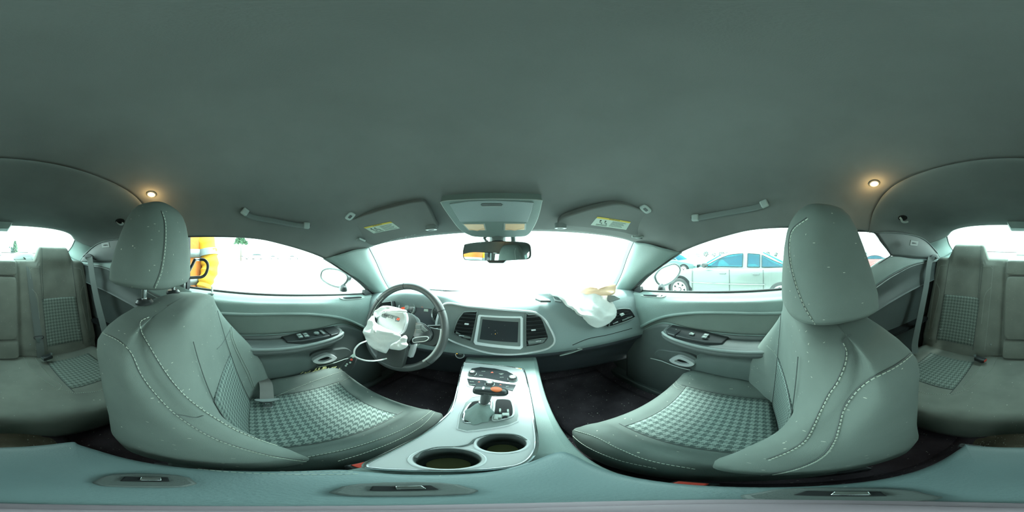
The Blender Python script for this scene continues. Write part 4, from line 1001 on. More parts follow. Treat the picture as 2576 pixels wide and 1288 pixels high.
# passenger airbag: torn lid, dark flap, empty bag over the dash edge
ab = thing('airbag', 'deflated white passenger airbag hanging over the dashboard edge', 'airbag', (.39, .62, -.30), 'deployed airbags')
rows = [[V((x, .93, -.198)) for x in (.16, .26, .36, .46, .53)], [V((x, .80, -.180 + .01 * k)) for k, x in enumerate((.18, .27, .36, .45, .52))],
        [V((x, .69, -.176)) for x in (.19, .28, .37, .46, .51)], [PY(a, b, .615) for a, b in ((1425, 765), (1455, 768), (1490, 766), (1525, 762), (1543, 760))],
        [PY(a, b, .590) for a, b in ((1446, 786), (1465, 795), (1495, 800), (1530, 796), (1553, 784))], [PY(a, b, .590) for a, b in ((1470, 806), (1484, 818), (1506, 824), (1530, 815), (1548, 799))]]
G = grid(rows, 30, 40); 
for j, r_ in enumerate(G):
    for i, p in enumerate(r_):
        k = .030 * mnoise.noise(p * 9 + V((3, 1, 0))) + .016 * mnoise.noise(p * 24) + .006 * abs(mnoise.noise(p * 55)); q = min(1, j / 6, (len(G) - 1 - j) / 4)
        p += V((0, -.5, .8)).normalized() * k * max(.2, q)
gmesh(G).build('bag', airb, ab, face=V((.3, 0, .5)), solid=.012, ang=180)
pc_ = crumple([(1452, 735), (1462, 720), (1475, 724), (1492, 722), (1510, 728), (1530, 722), (1546, 714), (1549, 728), (1542, 742), (1515, 744), (1490, 741), (1468, 741)], (.43, .655, -.15), (-.3, -.8, .5), .016, .03, 5)
o = pc_.build('crumpled_cloth', peach, face=FACE, solid=.003, ang=30); o['label'] = 'peach-coloured crumpled cloth at the right foot of the windscreen'; o['category'] = 'cloth'
MB().slab([PP(a, b, (.44, .64, -.20), (-.2, -.8, .5)) for a, b in ((1506, 747), (1530, 742), (1545, 744), (1560, 752), (1535, 760), (1515, 752))], (-.2, -.8, .5), .004, .004).build('airbag_flap', vinyl_d, ab, bevel=.001)
for pix in ([(1346, 753), (1356, 750), (1368, 750), (1382, 755), (1386, 759), (1360, 759)], [(1391, 748), (1396, 749), (1398, 755), (1412, 758), (1412, 761), (1396, 758)]):
    MB().slab([PZ(a, b, -.196) for a, b in pix], (0, -.2, 1), .006, .004).build('torn_lid_piece', vinyl_d, ab, bevel=.002)

# ================================================================== STEERING WHEEL
WC = V((-.397, .520, -.292)); WN = V((.0, -.915, .404)).normalized(); WX = V((1, 0, 0)); WY = WN.cross(WX) ; 
if WY.z < 0: WY = -WY
RR = .183
sw = thing('steering_wheel', 'black leather steering wheel with burst airbag spilling from its hub', 'steering wheel', WC)
def wp(x, y, n=0): return WC + WX * x + WY * y + WN * n
rim = [wp(RR * math.cos(a), RR * math.sin(a) * 1.0) for a in [2 * PI * k / 72 for k in range(72)]]
MB().tube(rim, .0155, 16, closed=True).build('rim', leather, sw)
rm = sw.children[-1]
for deg in (100, 150, 218, 322, 30):
    a = math.radians(deg); p = wp(RR * math.cos(a), RR * math.sin(a)); t = (WX * -math.sin(a) + WY * math.cos(a))
    MB().lathe([(.0160, -.001), (.0166, 0), (.0160, .001)], p, t, 20, cap=False).build('leather_seam', matte, rm)
# bright thumb pieces in the rim at three and nine
for a0_, a1_ in ((195, 222), (-42, 8)):
    MB().tube([wp((RR - .008) * math.cos(math.radians(a)), (RR - .008) * math.sin(math.radians(a)), .010) for a in [a0_ + (a1_ - a0_) * k / 12 for k in range(13)]], .0055, 8).build('rim_trim', silver, rm)
st = MB(); stitches([wp((RR - .013) * math.cos(math.radians(a)), (RR - .013) * math.sin(math.radians(a)), .009) for a in range(140, 196, 4)], st, .007, .005, .0012); st.build('stitching', stitch, rm, kind='stuff')
# spokes
for pts_, m_ in (([(.055, .028), (.168, .020), (.178, -.02), (.150, -.052), (.060, -.048)], leather), ([(-.055, .028), (-.168, .020), (-.178, -.02), (-.150, -.052), (-.060, -.048)], leather),
                 ([(-.052, -.045), (-.060, -.105), (-.062, -.168), (-.03, -.176), (0, -.178), (.03, -.176), (.062, -.168), (.060, -.105), (.052, -.045)], leather)):
    MB().slab([wp(x, y, -.012 + .02 * (abs(x) < .1)) for x, y in pts_], WN, .010, .012).build('spoke', m_, sw, bevel=.004, seg=3)
MB().slab(cromc([wp(x, y, .0) for x, y in ((-.034, -.085), (-.038, -.14), (-.030, -.158), (.030, -.158), (.038, -.14), (.034, -.085), (0, -.08))], 30), WN, .012, .004).build('spoke_insert', gloss, sw, bevel=.002)
MB().tube(cromc([wp(x, y, .012) for x, y in ((-.034, -.085), (-.038, -.14), (-.030, -.158), (.030, -.158), (.038, -.14), (.034, -.085), (0, -.08))], 30), .0018, 6, closed=True).build('insert_rim', silver, sw)
# hub and airbag cover
MB().loft([ell(wp(0, 0, n_), WX, WY, r1, r2, 40, 3) for n_, r1, r2 in ((-.03, .07, .06), (.0, .078, .066), (.018, .078, .066), (.026, .068, .056))]).build('hub', vinyl_d, sw)
hb = [wp(-.018, .008, n_) for n_ in (0,)][0]
cvr = MB().loft([ell(wp(-.022, .016, n_), WX, WY, r1, r2, 44, 2.8) for n_, r1, r2 in ((.020, .066, .056), (.040, .067, .057), (.048, .063, .053), (.052, .050, .040), (.053, .02, .018))]).build('airbag_cover', airb, sw)
MB().tube(ell(wp(-.022, .016, .044), WX, WY, .069, .059, 44, 2.8), .0022, 6, closed=True).build('cover_rim', silver, sw)
MB().slab(cromc([wp(-.026 + x, .030 + y, .0515) for x, y in ((-.046, .004), (-.040, .011), (0, .012), (.040, .009), (.046, -.002), (.040, -.010), (0, -.010), (-.042, -.008))], 32), WN, .0014, .004).build('badge', grey, sw, bevel=.0006)
bd = sw.children[-1]
text('DODGE', wp(-.034, .031, .0532), .0145, WX, WY, ink, bd, ext=.0006)
for k in range(2): MB().slab([wp(.006 + k * .007 + a, .026 + b, .0532) for a, b in ((0, 0), (.0045, 0), (.0085, .010), (.004, .010))], WN, .0006, 0).build('red_slash', ledr, bd, smooth=False)
# thumb switches, right side shown free, left side mostly under the bag
for s in (-1, 1):
    def q(x, y, n=0, s=s): return wp(s * x, y, n)
    pod = cromc([q(x, y, .010) for x, y in ((.066, .030), (.105, .034), (.138, .012), (.146, -.008), (.136, -.032), (.100, -.046), (.070, -.060), (.064, -.02))], 36)
    MB().slab(pod, WN, .010, .01).build('switch_pod', gloss, sw, bevel=.003); pdw = sw.children[-1]
    for pl_ in ([(.074, .022), (.096, .026), (.100, .012), (.078, .006)], [(.100, .026), (.128, .010), (.118, .002), (.104, .012)], [(.080, .002), (.100, .009), (.114, -.002), (.084, -.010)]):
        MB().slab([q(x, y, .020) for x, y in pl_], WN, .003).build('thumb_button', grey, pdw, bevel=.001)
    rb_ = cromc([q(x, y, .020) for x, y in ((.078, -.034), (.100, -.022), (.128, -.014), (.136, -.020), (.126, -.032), (.100, -.042), (.082, -.048))], 28)
    MB().tube([p + WN * .002 for p in rb_], .0022, 6, closed=True).build('pod_ring', silver, pdw)
    MB().slab(shrink(rb_, .004), WN, .003).build('thumb_button', vinyl_d, pdw, bevel=.001)
# white marks on the lower spoke, silver struts
for a, b in (((1000, 894), (1019, 887)), ((1065, 857), (1084, 838)), ((1044, 875), (1060, 862))):
    p, q_ = [PP(c_, d_, wp(0, 0, -.02), WN) for c_, d_ in (a, b)]; MB().tube([p, q_], .0014, 6).build('spoke_mark', paper, sw)
MB().slab([PP(a, b, wp(0, 0, -.015), WN) for a, b in ((1027, 895), (1037, 866), (1048, 864), (1043, 885), (1037, 900))], WN, .012, .01).build('spoke_strut', silver, sw, bevel=.003)
# column, shroud, stalks
MB().tube([wp(0, -.01, -.02), wp(0, -.02, -.20)], .045, 20).build('column_shroud', vinyl_d, sw)
for s in (-1, 1): MB().tube([wp(s * .03, .01, -.05), wp(s * .09, .02, -.05), wp(s * .16, .035, -.045)], [.006, .008, .006], 10).build('stalk', black, sw)
bag = crumple([(942, 796), (948, 812), (968, 824), (994, 834), (1009, 844), (1004, 854), (985, 868), (975, 886), (966, 888), (941, 877), (923, 858), (915, 836), (925, 812), (936, 795)], wp(-.03, 0, .062), WN, .022, .034, 3, nseg=90)
bag.build('burst_airbag', airb, sw, face=FACE, solid=.006, ang=35, label='crumpled white airbag cloth')
bag = crumple([(940, 792), (941, 782), (950, 778), (964, 770), (984, 770), (999, 777), (1020, 779), (1025, 785), (1010, 787), (985, 787), (960, 792), (948, 800)], wp(-.03, 0, .046), WN, .008, .018, 8, nseg=70)
bag.build('burst_airbag', airb, sw, face=FACE, solid=.006, ang=35, label='crumpled white airbag cloth')
bag = crumple([(975, 868), (990, 862), (1008, 850), (1020, 843), (1026, 850), (1023, 860), (1028, 868), (1020, 876), (1008, 881), (995, 880), (980, 877)], wp(.0, 0, .046), WN, .010, .020, 9)
bag.build('airbag_fold', airb, sw, face=FACE, solid=.004, ang=35)
# key fob on a white cord looped round the rim
kf = thing('key_fob', 'black key fob with red button on a white cord looped round the wheel rim', 'key', PD(880, 920, .66))
lp_ = [PD(a, b, r_) for a, b, r_ in ((921, 858, .66), (905, 865, .63), (893, 878, .62), (891, 892, .62), (896, 899, .62), (915, 906, .625), (935, 908, .63), (955, 906, .65), (972, 902, .69))]
MB().tube(crom(lp_, 40), .0030, 10).build('cord', airb, kf)
MB().loft([ell(PD(891, 893, .62), V((1, .3, 0)).normalized(), (0, 0, 1), .006, .006, 14), ell(PD(884, 900, .62), V((1, .3, 0)).normalized(), (0, 0, 1), .007, .007, 14)]).build('cord_knot', paper, kf)
kn = V((.45, -.75, .48)).normalized()
kb = [PP(a, b, PD(878, 918, .63), kn) for a, b in ((884, 896), (893, 899), (899, 903), (893, 918), (882, 930), (866, 934), (860, 926), (862, 918), (872, 906))]
MB().slab(cromc(kb, 30), kn, .006, .006).build('fob_body', black, kf, bevel=.003, seg=3)
for a, b, m_ in ((884, 905, red), (881, 912, paper), (873, 916, paper), (870, 920, paper)):
    MB().lathe([(.0045 if m_ is red else .0035, 0), (.003, .0012)], PP(a, b, PD(878, 918, .63) + kn * .006, kn), kn, 12).build('fob_button', m_, kf)
# column pedals in the dark footwell
for x_, w__ in ((-.33, .10), (-.24, .05)):
    o = MB().box((x_, .93, -.72), (w__, .015, .08 if w__ > .06 else .14), Matrix.Rotation(-.5, 3, 'X')).build('pedal', rubber, bevel=.004)
    o['label'] = 'wide brake pedal in the driver footwell' if w__ > .06 else 'narrow accelerator pedal in the driver footwell'; o['category'] = 'pedal'

# ================================================================== CENTRE CONSOLE
cc = thing('center_console', 'silver and black centre console with shifter, cup holders and padded lid', 'console', (XC, .25, -.86))
CZ = -.470
def CP(pix, z=CZ): return [PZ(a, b, z) for a, b in pix]
def strip(ys_, l, r, zt):
    out = []
    for y, a, b, z in zip(ys_, l, r, zt):
        sc = [(a, z - .004), (a + .012, z), ((a + b) / 2, z + .002), (b - .012, z), (b, z - .006), (b + .006, z - .05), (b + .012, z - .20), (b + .01, -.86), (a - .01, -.86), (a - .012, z - .20), (a - .006, z - .05)]
        out.append([V((x, y, zz)) for x, zz in sc])
    return out
body = MB().loft(strip([-.19, -.05, .10, .20, .30, .42, .54, .64, .72], [-.112, -.118, -.118, -.122, -.128, -.142, -.160, -.172, -.175], [.056, .058, .064, .074, .082, .090, .100, .110, .112], [-.50, -.50, -.485, -.480, -.478, -.476, -.474, -.474, -.48]))
bo_ = body.build('console_body', vinyl, cc, bevel=.004)
plate = cromc(CP([(1166, 917), (1176, 912), (1240, 918), (1306, 927), (1320, 938), (1334, 1000), (1344, 1060), (1350, 1108), (1344, 1140), (1312, 1168), (1240, 1180), (1160, 1184), (1050, 1184), (940, 1179), (918, 1173), (935, 1158), (1000, 1127), (1060, 1095), (1110, 1058), (1136, 1030), (1148, 990), (1158, 940)]), 140)
po = MB().slab(plate, (0, 0, 1), .0, .012).build('trim_plate', silver, cc)
cups = [(PZ(1125, 1153, CZ), .0345), (PZ(1262, 1114, CZ), .0330)]
cut(po, [MB().lathe([(r, -.05), (r, .05)], c, (0, 0, 1), 48) for c, r in cups])
cut(bo_, [MB().lathe([(r + .001, -.10), (r + .001, .05)], c, (0, 0, 1), 32) for c, r in cups])
MB().tube([p + V((0, 0, .0005)) for p in plate], .0032, 8, closed=True).build('plate_rim', chrome, cc)
for c, r in cups:
    MB().lathe([(r + .0, .001), (r - .002, -.004), (r - .003, -.055), (r - .012, -.062)], c, (0, 0, 1), 40, cap=False).build('cup_holder', vinyl_d, cc)
    cu_ = cc.children[-1]
    MB().lathe([(r - .0125, -.0615), (r - .0125, -.060)], c, (0, 0, 1), 32).build('cup_floor', foam, cu_)
    MB().lathe([(r + .0045, .0004), (r + .003, .0028), (r, .002), (r - .001, -.001)], c, (0, 0, 1), 48, cap=False).build('cup_rim', silver, cu_)
# black surround joining the two cups
jo = cromc(CP([(1040, 1150), (1060, 1133), (1110, 1122), (1160, 1120), (1185, 1112), (1200, 1100), (1230, 1092), (1270, 1090), (1310, 1096), (1332, 1112)]), 10)
MB().tube(crom([p + V((0, 0, .001)) for p in CP([(1046, 1152), (1062, 1136), (1100, 1126), (1150, 1124), (1180, 1118), (1198, 1104), (1230, 1094), (1270, 1092), (1305, 1096), (1326, 1108)])], 40), .0022, 6).build('cup_bridge', vinyl_d, cc)
# control pods
def raised(pix, name, m_, par, d=.003, bev=.001, z=CZ, cr=False):
    P_ = CP(pix, z); P_ = cromc(P_, 40) if cr else P_
    return MB().slab(P_, (0, 0, 1), d, .003).build(name, m_, par, bevel=bev)
cpn = raised([(1186, 928), (1209, 924), (1245, 928), (1275, 934), (1290, 942), (1300, 955), (1277, 961), (1250, 956), (1222, 951), (1197, 949), (1180, 946)], 'control_pod', gloss, cc)
cp2 = raised([(1175, 953), (1215, 957), (1250, 963), (1298, 969), (1290, 984), (1267, 979), (1215, 976), (1180, 969)], 'control_pod', gloss, cc)
MB().tube(crom(CP([(1173, 954), (1172, 962), (1177, 970), (1190, 974)], CZ + .002), 12), .0018, 6).build('pod_lip', silver, cp2)
for k_, (a, b, r) in enumerate(((1188, 940, .0125), (1290, 953, .0140), (1232, 966, .0125))):
    c = PZ(a, b, CZ + .004)
    MB().lathe([(r, -.004), (r, .004), (r - .001, .011), (r - .003, .013)], c, (0, 0, 1), 28).build('dial', black, cc); dk = cc.children[-1]
    MB().lathe([(r + .002, -.003), (r + .002, .0), (r, .001)], c, (0, 0, 1), 28, cap=False).build('dial_ring', grey, dk)
    MB().lathe([(r - .006, .0132), (r - .007, .0138)], c, (0, 0, 1), 20).build('dial_mark', lgrey, dk)
    for kk in range(10):
        an = 2 * PI * kk / 10; MB().box(c + V((math.cos(an) * (r - .0035), math.sin(an) * (r - .0035), .0132)), (.0012, .0012, .0008)).build('dial_tick', lgrey, dk, smooth=False)
tri = [PZ(1238, 937, CZ + .0035) + V((math.sin(a) * .0055, math.cos(a) * .0055, 0)) for a in (0, 2.094, 4.189)]; tri2 = [PZ(1238, 937, CZ + .0035) + V((math.sin(a) * .0028, math.cos(a) * .0028, 0)) for a in (0, 2.094, 4.189)]
MB().ring(tri, tri2, (0, 0, 1), .0006, 0).build('hazard_mark', ledr, cpn, smooth=False)
for tx, a, b, pr in (('MODE', 1216, 934, cpn), ('BACK', 1210, 944, cpn), ('SCREEN\nOFF', 1261, 941, cpn), ('MUTE', 1262, 949, cpn), ('AUTO', 1187, 960, cp2), ('MAX A/C', 1188, 967, cp2), ('A/C', 1276, 972, cp2)):
    text(tx, PZ(a, b, CZ + .0034), .0045, (1, .05, 0), (-.05, 1, 0), paper, pr)
for a, b in ((1205, 961), (1259, 968)):
    c = PZ(a, b, CZ + .0034); MB().slab([c + V((x, y, 0)) for x, y in ((-.003, -.002), (0, .003), (.003, -.002), (.002, -.002), (0, .0012), (-.002, -.002))], (0, 0, 1), .0005, 0).build('arrow_mark', ledr, cp2, smooth=False)
# shifter plate, boot, bin
sp_ = raised([(1150, 1080), (1156, 1045), (1170, 1014), (1186, 1001), (1230, 994), (1275, 996), (1298, 1004), (1304, 1015), (1306, 1047), (1302, 1060), (1280, 1070), (1210, 1082), (1175, 1086)], 'shifter_plate', grey, cc, .003, .0015, CZ, False)
MB().tube([p + V((0, 0, .003)) for p in CP([(1150, 1080), (1156, 1045), (1170, 1014), (1186, 1001), (1230, 994), (1275, 996), (1298, 1004), (1304, 1015), (1306, 1047), (1302, 1060), (1280, 1070), (1210, 1082), (1175, 1086)])], .002, 6, closed=True).build('plate_edge', silver, sp_)
bo2 = raised([(1166, 1056), (1170, 1036), (1182, 1018), (1196, 1012), (1228, 1010), (1236, 1014), (1232, 1040), (1222, 1057), (1200, 1063), (1172, 1064)], 'boot_opening', matte, sp_, .0045, .001)  # nothing is cut here, black slab paints the shade inside the opening
MB().tube([p + V((0, 0, .005)) for p in cromc(CP([(1166, 1056), (1170, 1036), (1182, 1018), (1196, 1012), (1228, 1010), (1236, 1014), (1232, 1040), (1222, 1057), (1200, 1063), (1172, 1064)]), 40)], .0024, 6, closed=True).build('boot_ring', chrome, sp_)
bn = raised([(1246, 1010), (1256, 1006), (1282, 1008), (1290, 1020), (1292, 1042), (1282, 1052), (1244, 1060), (1240, 1052), (1243, 1030)], 'storage_bin', matte, sp_, .0045, .001)  # bin is not hollow, its inner shade is a flat black slab
MB().tube([p + V((0, 0, .005)) for p in cromc(CP([(1246, 1010), (1256, 1006), (1282, 1008), (1290, 1020), (1292, 1042), (1282, 1052), (1244, 1060), (1240, 1052), (1243, 1030)]), 40)], .0022, 6, closed=True).build('bin_rim', silver, sp_)
for a, b, sz in ((1248, 1050, (.008, .020, .012)), (1258, 1034, (.004, .014, .014)), (1257, 1048, (.009, .014, .010)), (1272, 1044, (.014, .012, .012)), (1278, 1036, (.004, .012, .018))):
    MB().box(PZ(a, b, CZ + .010), sz).build('socket_fitting', lgrey, bn, bevel=.0015)
MB().lathe([(.0045, 0), (.004, .001)], PZ(1271, 1049, CZ + .0165), (0, 0, 1), 14).build('socket_hole', matte, bn)  # dark disc paints the shade of the hole
gl = thing('gear_lever', 'T-shaped black gear lever with orange-lit top and gathered leather boot', 'gear lever', PZ(1205, 1045, CZ))
b0 = PZ(1202, 1044, CZ + .004); tpz = PZ(1218, 1014, CZ + .045)
loops = []
for k in range(13):
    t = k / 12; c = b0.lerp(tpz, t ** .9); R1 = .027 * (1 - t) ** .8 + .0085
    lp2 = []
    for q_ in range(36):
        an = 2 * PI * q_ / 36; f_ = 1 + .10 * math.sin(an * 7 + 3 * t) * (1 - t) + .06 * math.sin(an * 3 + 9 * t)
        lp2.append(c + V((math.cos(an) * R1 * f_ * .82, math.sin(an) * R1 * f_, 0)))
    loops.append(lp2)
MB().loft(loops).build('boot', vinyl, gl)
kc = PZ(1226, 985, CZ + .098)
MB().tube([tpz, tpz.lerp(kc, .5), kc], [.0095, .0115, .013], 18).build('lever_stem', leather, gl)
MB().lathe([(.0115, -.001), (.0125, .001), (.0115, .003)], tpz, (kc - tpz), 20).build('stem_ring', chrome, gl)
e0, e1 = PZ(1190, 980, CZ + .098), PZ(1279, 987, CZ + .092)
ax = (e1 - e0).normalized(); loops = []
for t, r1, r2 in ((0, .004, .003), (.03, .011, .008), (.12, .0145, .0105), (.4, .0155, .012), (.7, .0145, .0115), (.92, .012, .009), (1.0, .005, .004)):
    loops.append(ell(e0.lerp(e1, t), (0, 1, 0), (0, 0, 1), r1, r2, 28, 2.4))
MB().loft([cr for cr in zip(*[crom(list(c_), 30) for c_ in zip(*loops)])]).build('knob', black, gl); kb_ = gl.children[-1]
p_ = e0.lerp(e1, .66) + V((0, .001, .0118)); MB().loft([ell(p_ + V((0, 0, d_)), ax, (0, 1, 0), r_, r_ * .8, 24) for d_, r_ in ((-.003, .014), (.0, .0125), (.0012, .009))]).build('knob_emblem', orange, kb_)
MB().tube([e0.lerp(e1, .05) + V((0, -.006, .002)), e0.lerp(e1, .5) + V((0, -.0135, .0)), e0.lerp(e1, .95) + V((0, -.008, .0))], .0035, 8).build('knob_band', chrome, kb_)
MB().box(e0.lerp(e1, .30) + V((0, 0, .0118)), (.005, .012, .002)).build('knob_button', chrome, kb_, bevel=.0005)
# armrest lid
lid = [V(p) for p in ((-.112, -.175, 0), (-.095, -.192, 0), (.040, -.192, 0), (.056, -.178, 0), (.060, -.05, 0), (.060, .10, 0), (.056, .160, 0), (.036, .166, 0), (-.02, .118, 0), (-.075, .088, 0), (-.100, .076, 0), (-.120, .055, 0), (-.130, -.02, 0), (-.124, -.12, 0))]
base = cromc(lid, 90)
cl_ = V((-.033, -.02, 0))
loops = []
for sc, z in ((1.0, -.500), (1.02, -.488), (1.02, -.474), (.995, -.463), (.955, -.4575), (.88, -.4545), (.6, -.452), (.25, -.4515), (.02, -.4515)):
    loops.append([cl_.lerp(p, sc) + V((0, 0, z)) for p in base])
ldm = MB().loft(loops); lo_ = ldm.build('armrest_lid', vinyl_l, cc, ang=180)
tl = bvh(ldm)
for pix in ([(200, 1119), (245, 1122), (330, 1143), (430, 1164), (560, 1178), (700, 1186), (830, 1188), (900, 1187)], [(215, 1123), (260, 1131), (340, 1152), (440, 1172), (560, 1186), (700, 1193), (830, 1194), (905, 1192)]):
    p_ = cast(tl, pix, .0008, 50)
    if len(p_) > 3: stitches(p_, MB(), .0055, .0038, .0006).build('stitching', stitch, lo_, kind='stuff')
MB().box((.048, -.19 + .0, -.47), (.03, .012, .012)).build('lid_latch', black, cc, bevel=.003)
# camera stand on the lid: hub and three hinged feet
cs = thing('camera_stand', 'foot of a small camera stand with three hinged toes on the console lid', 'camera stand', (0, 0, -.45))
MB().lathe([(.026, 0), (.025, .004), (.020, .007), (.012, .008)], (0, 0, -.4515), (0, 0, 1), 36).build('hub', mauve, cs)
MB().lathe([(.014, .006), (.013, .016), (.008, .019)], (0, 0, -.4515), (0, 0, 1), 20).build('pole_socket', mauve, cs)
for a, b, tw in ((365, 1207, .0), (1015, 1229, .0), (2115, 1243, .0)):
    p = PZ(a, b, -.450); r_ = V((p.x, p.y, 0)).normalized(); t_ = V((-r_.y, r_.x, 0)); q = p - r_ * .004
    MB().loft([[q + t_ * x + r_ * y + V((0, 0, z)) for x, y in ((-.026, -.010), (-.026, .008), (-.020, .017), (-.008, .022), (.008, .022), (.020, .017), (.026, .008), (.026, -.010), (.018, -.018), (-.018, -.018))] for z in (-.006, .003)]).build('hinge_pad', vinyl_d, cs, bevel=.003, seg=3); hp = cs.children[-1]
    MB().box(q + r_ * .004 + V((0, 0, .004)), (.026, .013, .003), Matrix((t_, r_, V((0, 0, 1)))).transposed()).build('hinge_slot', matte, hp, bevel=.001)
    MB().box(q + r_ * .0055 + t_ * -.003 + V((0, 0, .0058)), (.012, .009, .003), Matrix((t_, r_, V((0, 0, 1)))).transposed()).build('hinge_pin', chrome, hp, bevel=.0006)
# ================================================================== OVERHEAD
oc = thing('overhead_console', 'grey overhead console with two amber reading lamps above the mirror', 'overhead console', (XC, .5, .13))
ON = V((0, -.41, -.912)).normalized(); O0 = V((XC, .50, .118))
def OP(pix, off=0): return [PP(a, b, O0 + ON * off, ON) for a, b in pix]
pn = cromc(OP([(1113, 512), (1116, 504), (1170, 500), (1236, 498), (1300, 499), (1357, 501), (1361, 508), (1352, 545), (1338, 574), (1324, 589), (1300, 592), (1250, 593), (1200, 592), (1180, 587), (1158, 574), (1135, 545)], .004), 80)
MB().slab(pn, ON, .006, .030).build('console_shell', vinyl, oc, bevel=.005, seg=3)
MB().tube([p + ON * .004 for p in pn], .002, 6, closed=True).build('shell_edge', lgrey, oc)
dr_ = OP([(1130, 512), (1180, 505), (1234, 503), (1290, 505), (1343, 508), (1336, 532), (1327, 557), (1240, 556), (1158, 556)], .010)
MB().slab(dr_, ON, .003, .004).build('glasses_holder', dash_m, oc, bevel=.0015)
MB().slab(OP([(1210, 513), (1214, 511), (1260, 511), (1265, 515), (1262, 519), (1213, 519)], .013), ON, .0015).build('holder_grip', vinyl_d, oc, bevel=.001)
MB().tube(OP([(1209, 516), (1213, 519), (1262, 519), (1265, 515)], .0145), .001, 6).build('grip_lip', lgrey, oc)
for i, pix in enumerate(([(1162, 562), (1220, 562), (1224, 579), (1178, 579)], [(1267, 561), (1324, 561), (1323, 578), (1267, 579)])):
    P_ = OP(pix, .010); MB().slab(P_, ON, .0015, .002).build('reading_lamp', lgrey, oc, bevel=.001); rl = oc.children[-1]
    c = sum(P_, V()) / 4; MB().slab([c.lerp(p, .86) for p in P_], ON, .0025, 0).build('lamp_lens', amber, rl, bevel=.001)
    q = [c.lerp(p, .8) + ON * .003 for p in P_]; MB().tube([q[3].lerp(q[0], .2), q[3].lerp(q[2], .5) + (q[3] - q[0]) * .08, q[2].lerp(q[1], .35)], .001, 6).build('lens_rib', amber, rl)
# rear-view mirror
rm_ = thing('rearview_mirror', 'black rear-view mirror hanging below the overhead console', 'mirror', (XC, .6, .08))
MN = V((-.25, -.97, .03)).normalized(); M0 = PY(1250, 632, .575)
def MP(pix, off=0): return [PP(a, b, M0 + MN * off, MN) for a, b in pix]
mo_ = cromc(MP([(1172, 614), (1206, 609), (1248, 607), (1304, 608), (1330, 613), (1336, 630), (1332, 650), (1300, 654), (1250, 656), (1180, 655), (1167, 651), (1164, 637), (1167, 620)]), 70)
c = sum(mo_, V()) / len(mo_)
MB().loft([[c.lerp(p, .55) - MN * .045 for p in mo_], [c.lerp(p, .85) - MN * .032 for p in mo_], [p - MN * .012 for p in mo_], list(mo_), [c.lerp(p, .985) + MN * .002 for p in mo_]]).build('mirror_housing', black, rm_, bevel=.001)
MB().slab([c.lerp(p, .955) for p in mo_], MN, .003, 0).build('mirror_glass', mirror, rm_, smooth=False)
MB().slab(MP([(1222, 654), (1231, 662), (1266, 662), (1273, 655), (1250, 650)], .0), MN, .002, .02).build('mirror_chin', black, rm_, bevel=.002)
t0 = PY(1252, 612, .60); t1 = PY(1252, 590, .615)
MB().tube([t0, t1 + V((0, .0, .012))], .030, 24).build('mirror_mount', grey, rm_)
MB().tube([PY(1292, 612, .61), PY(1290, 590, .62)], .009, 12).build('sensor_wire', vinyl_d, rm_); MB().tube([PY(1225, 608, .60), PY(1218, 600, .61), PY(1224, 592, .615)], .006, 10).build('mount_arm', black, rm_)
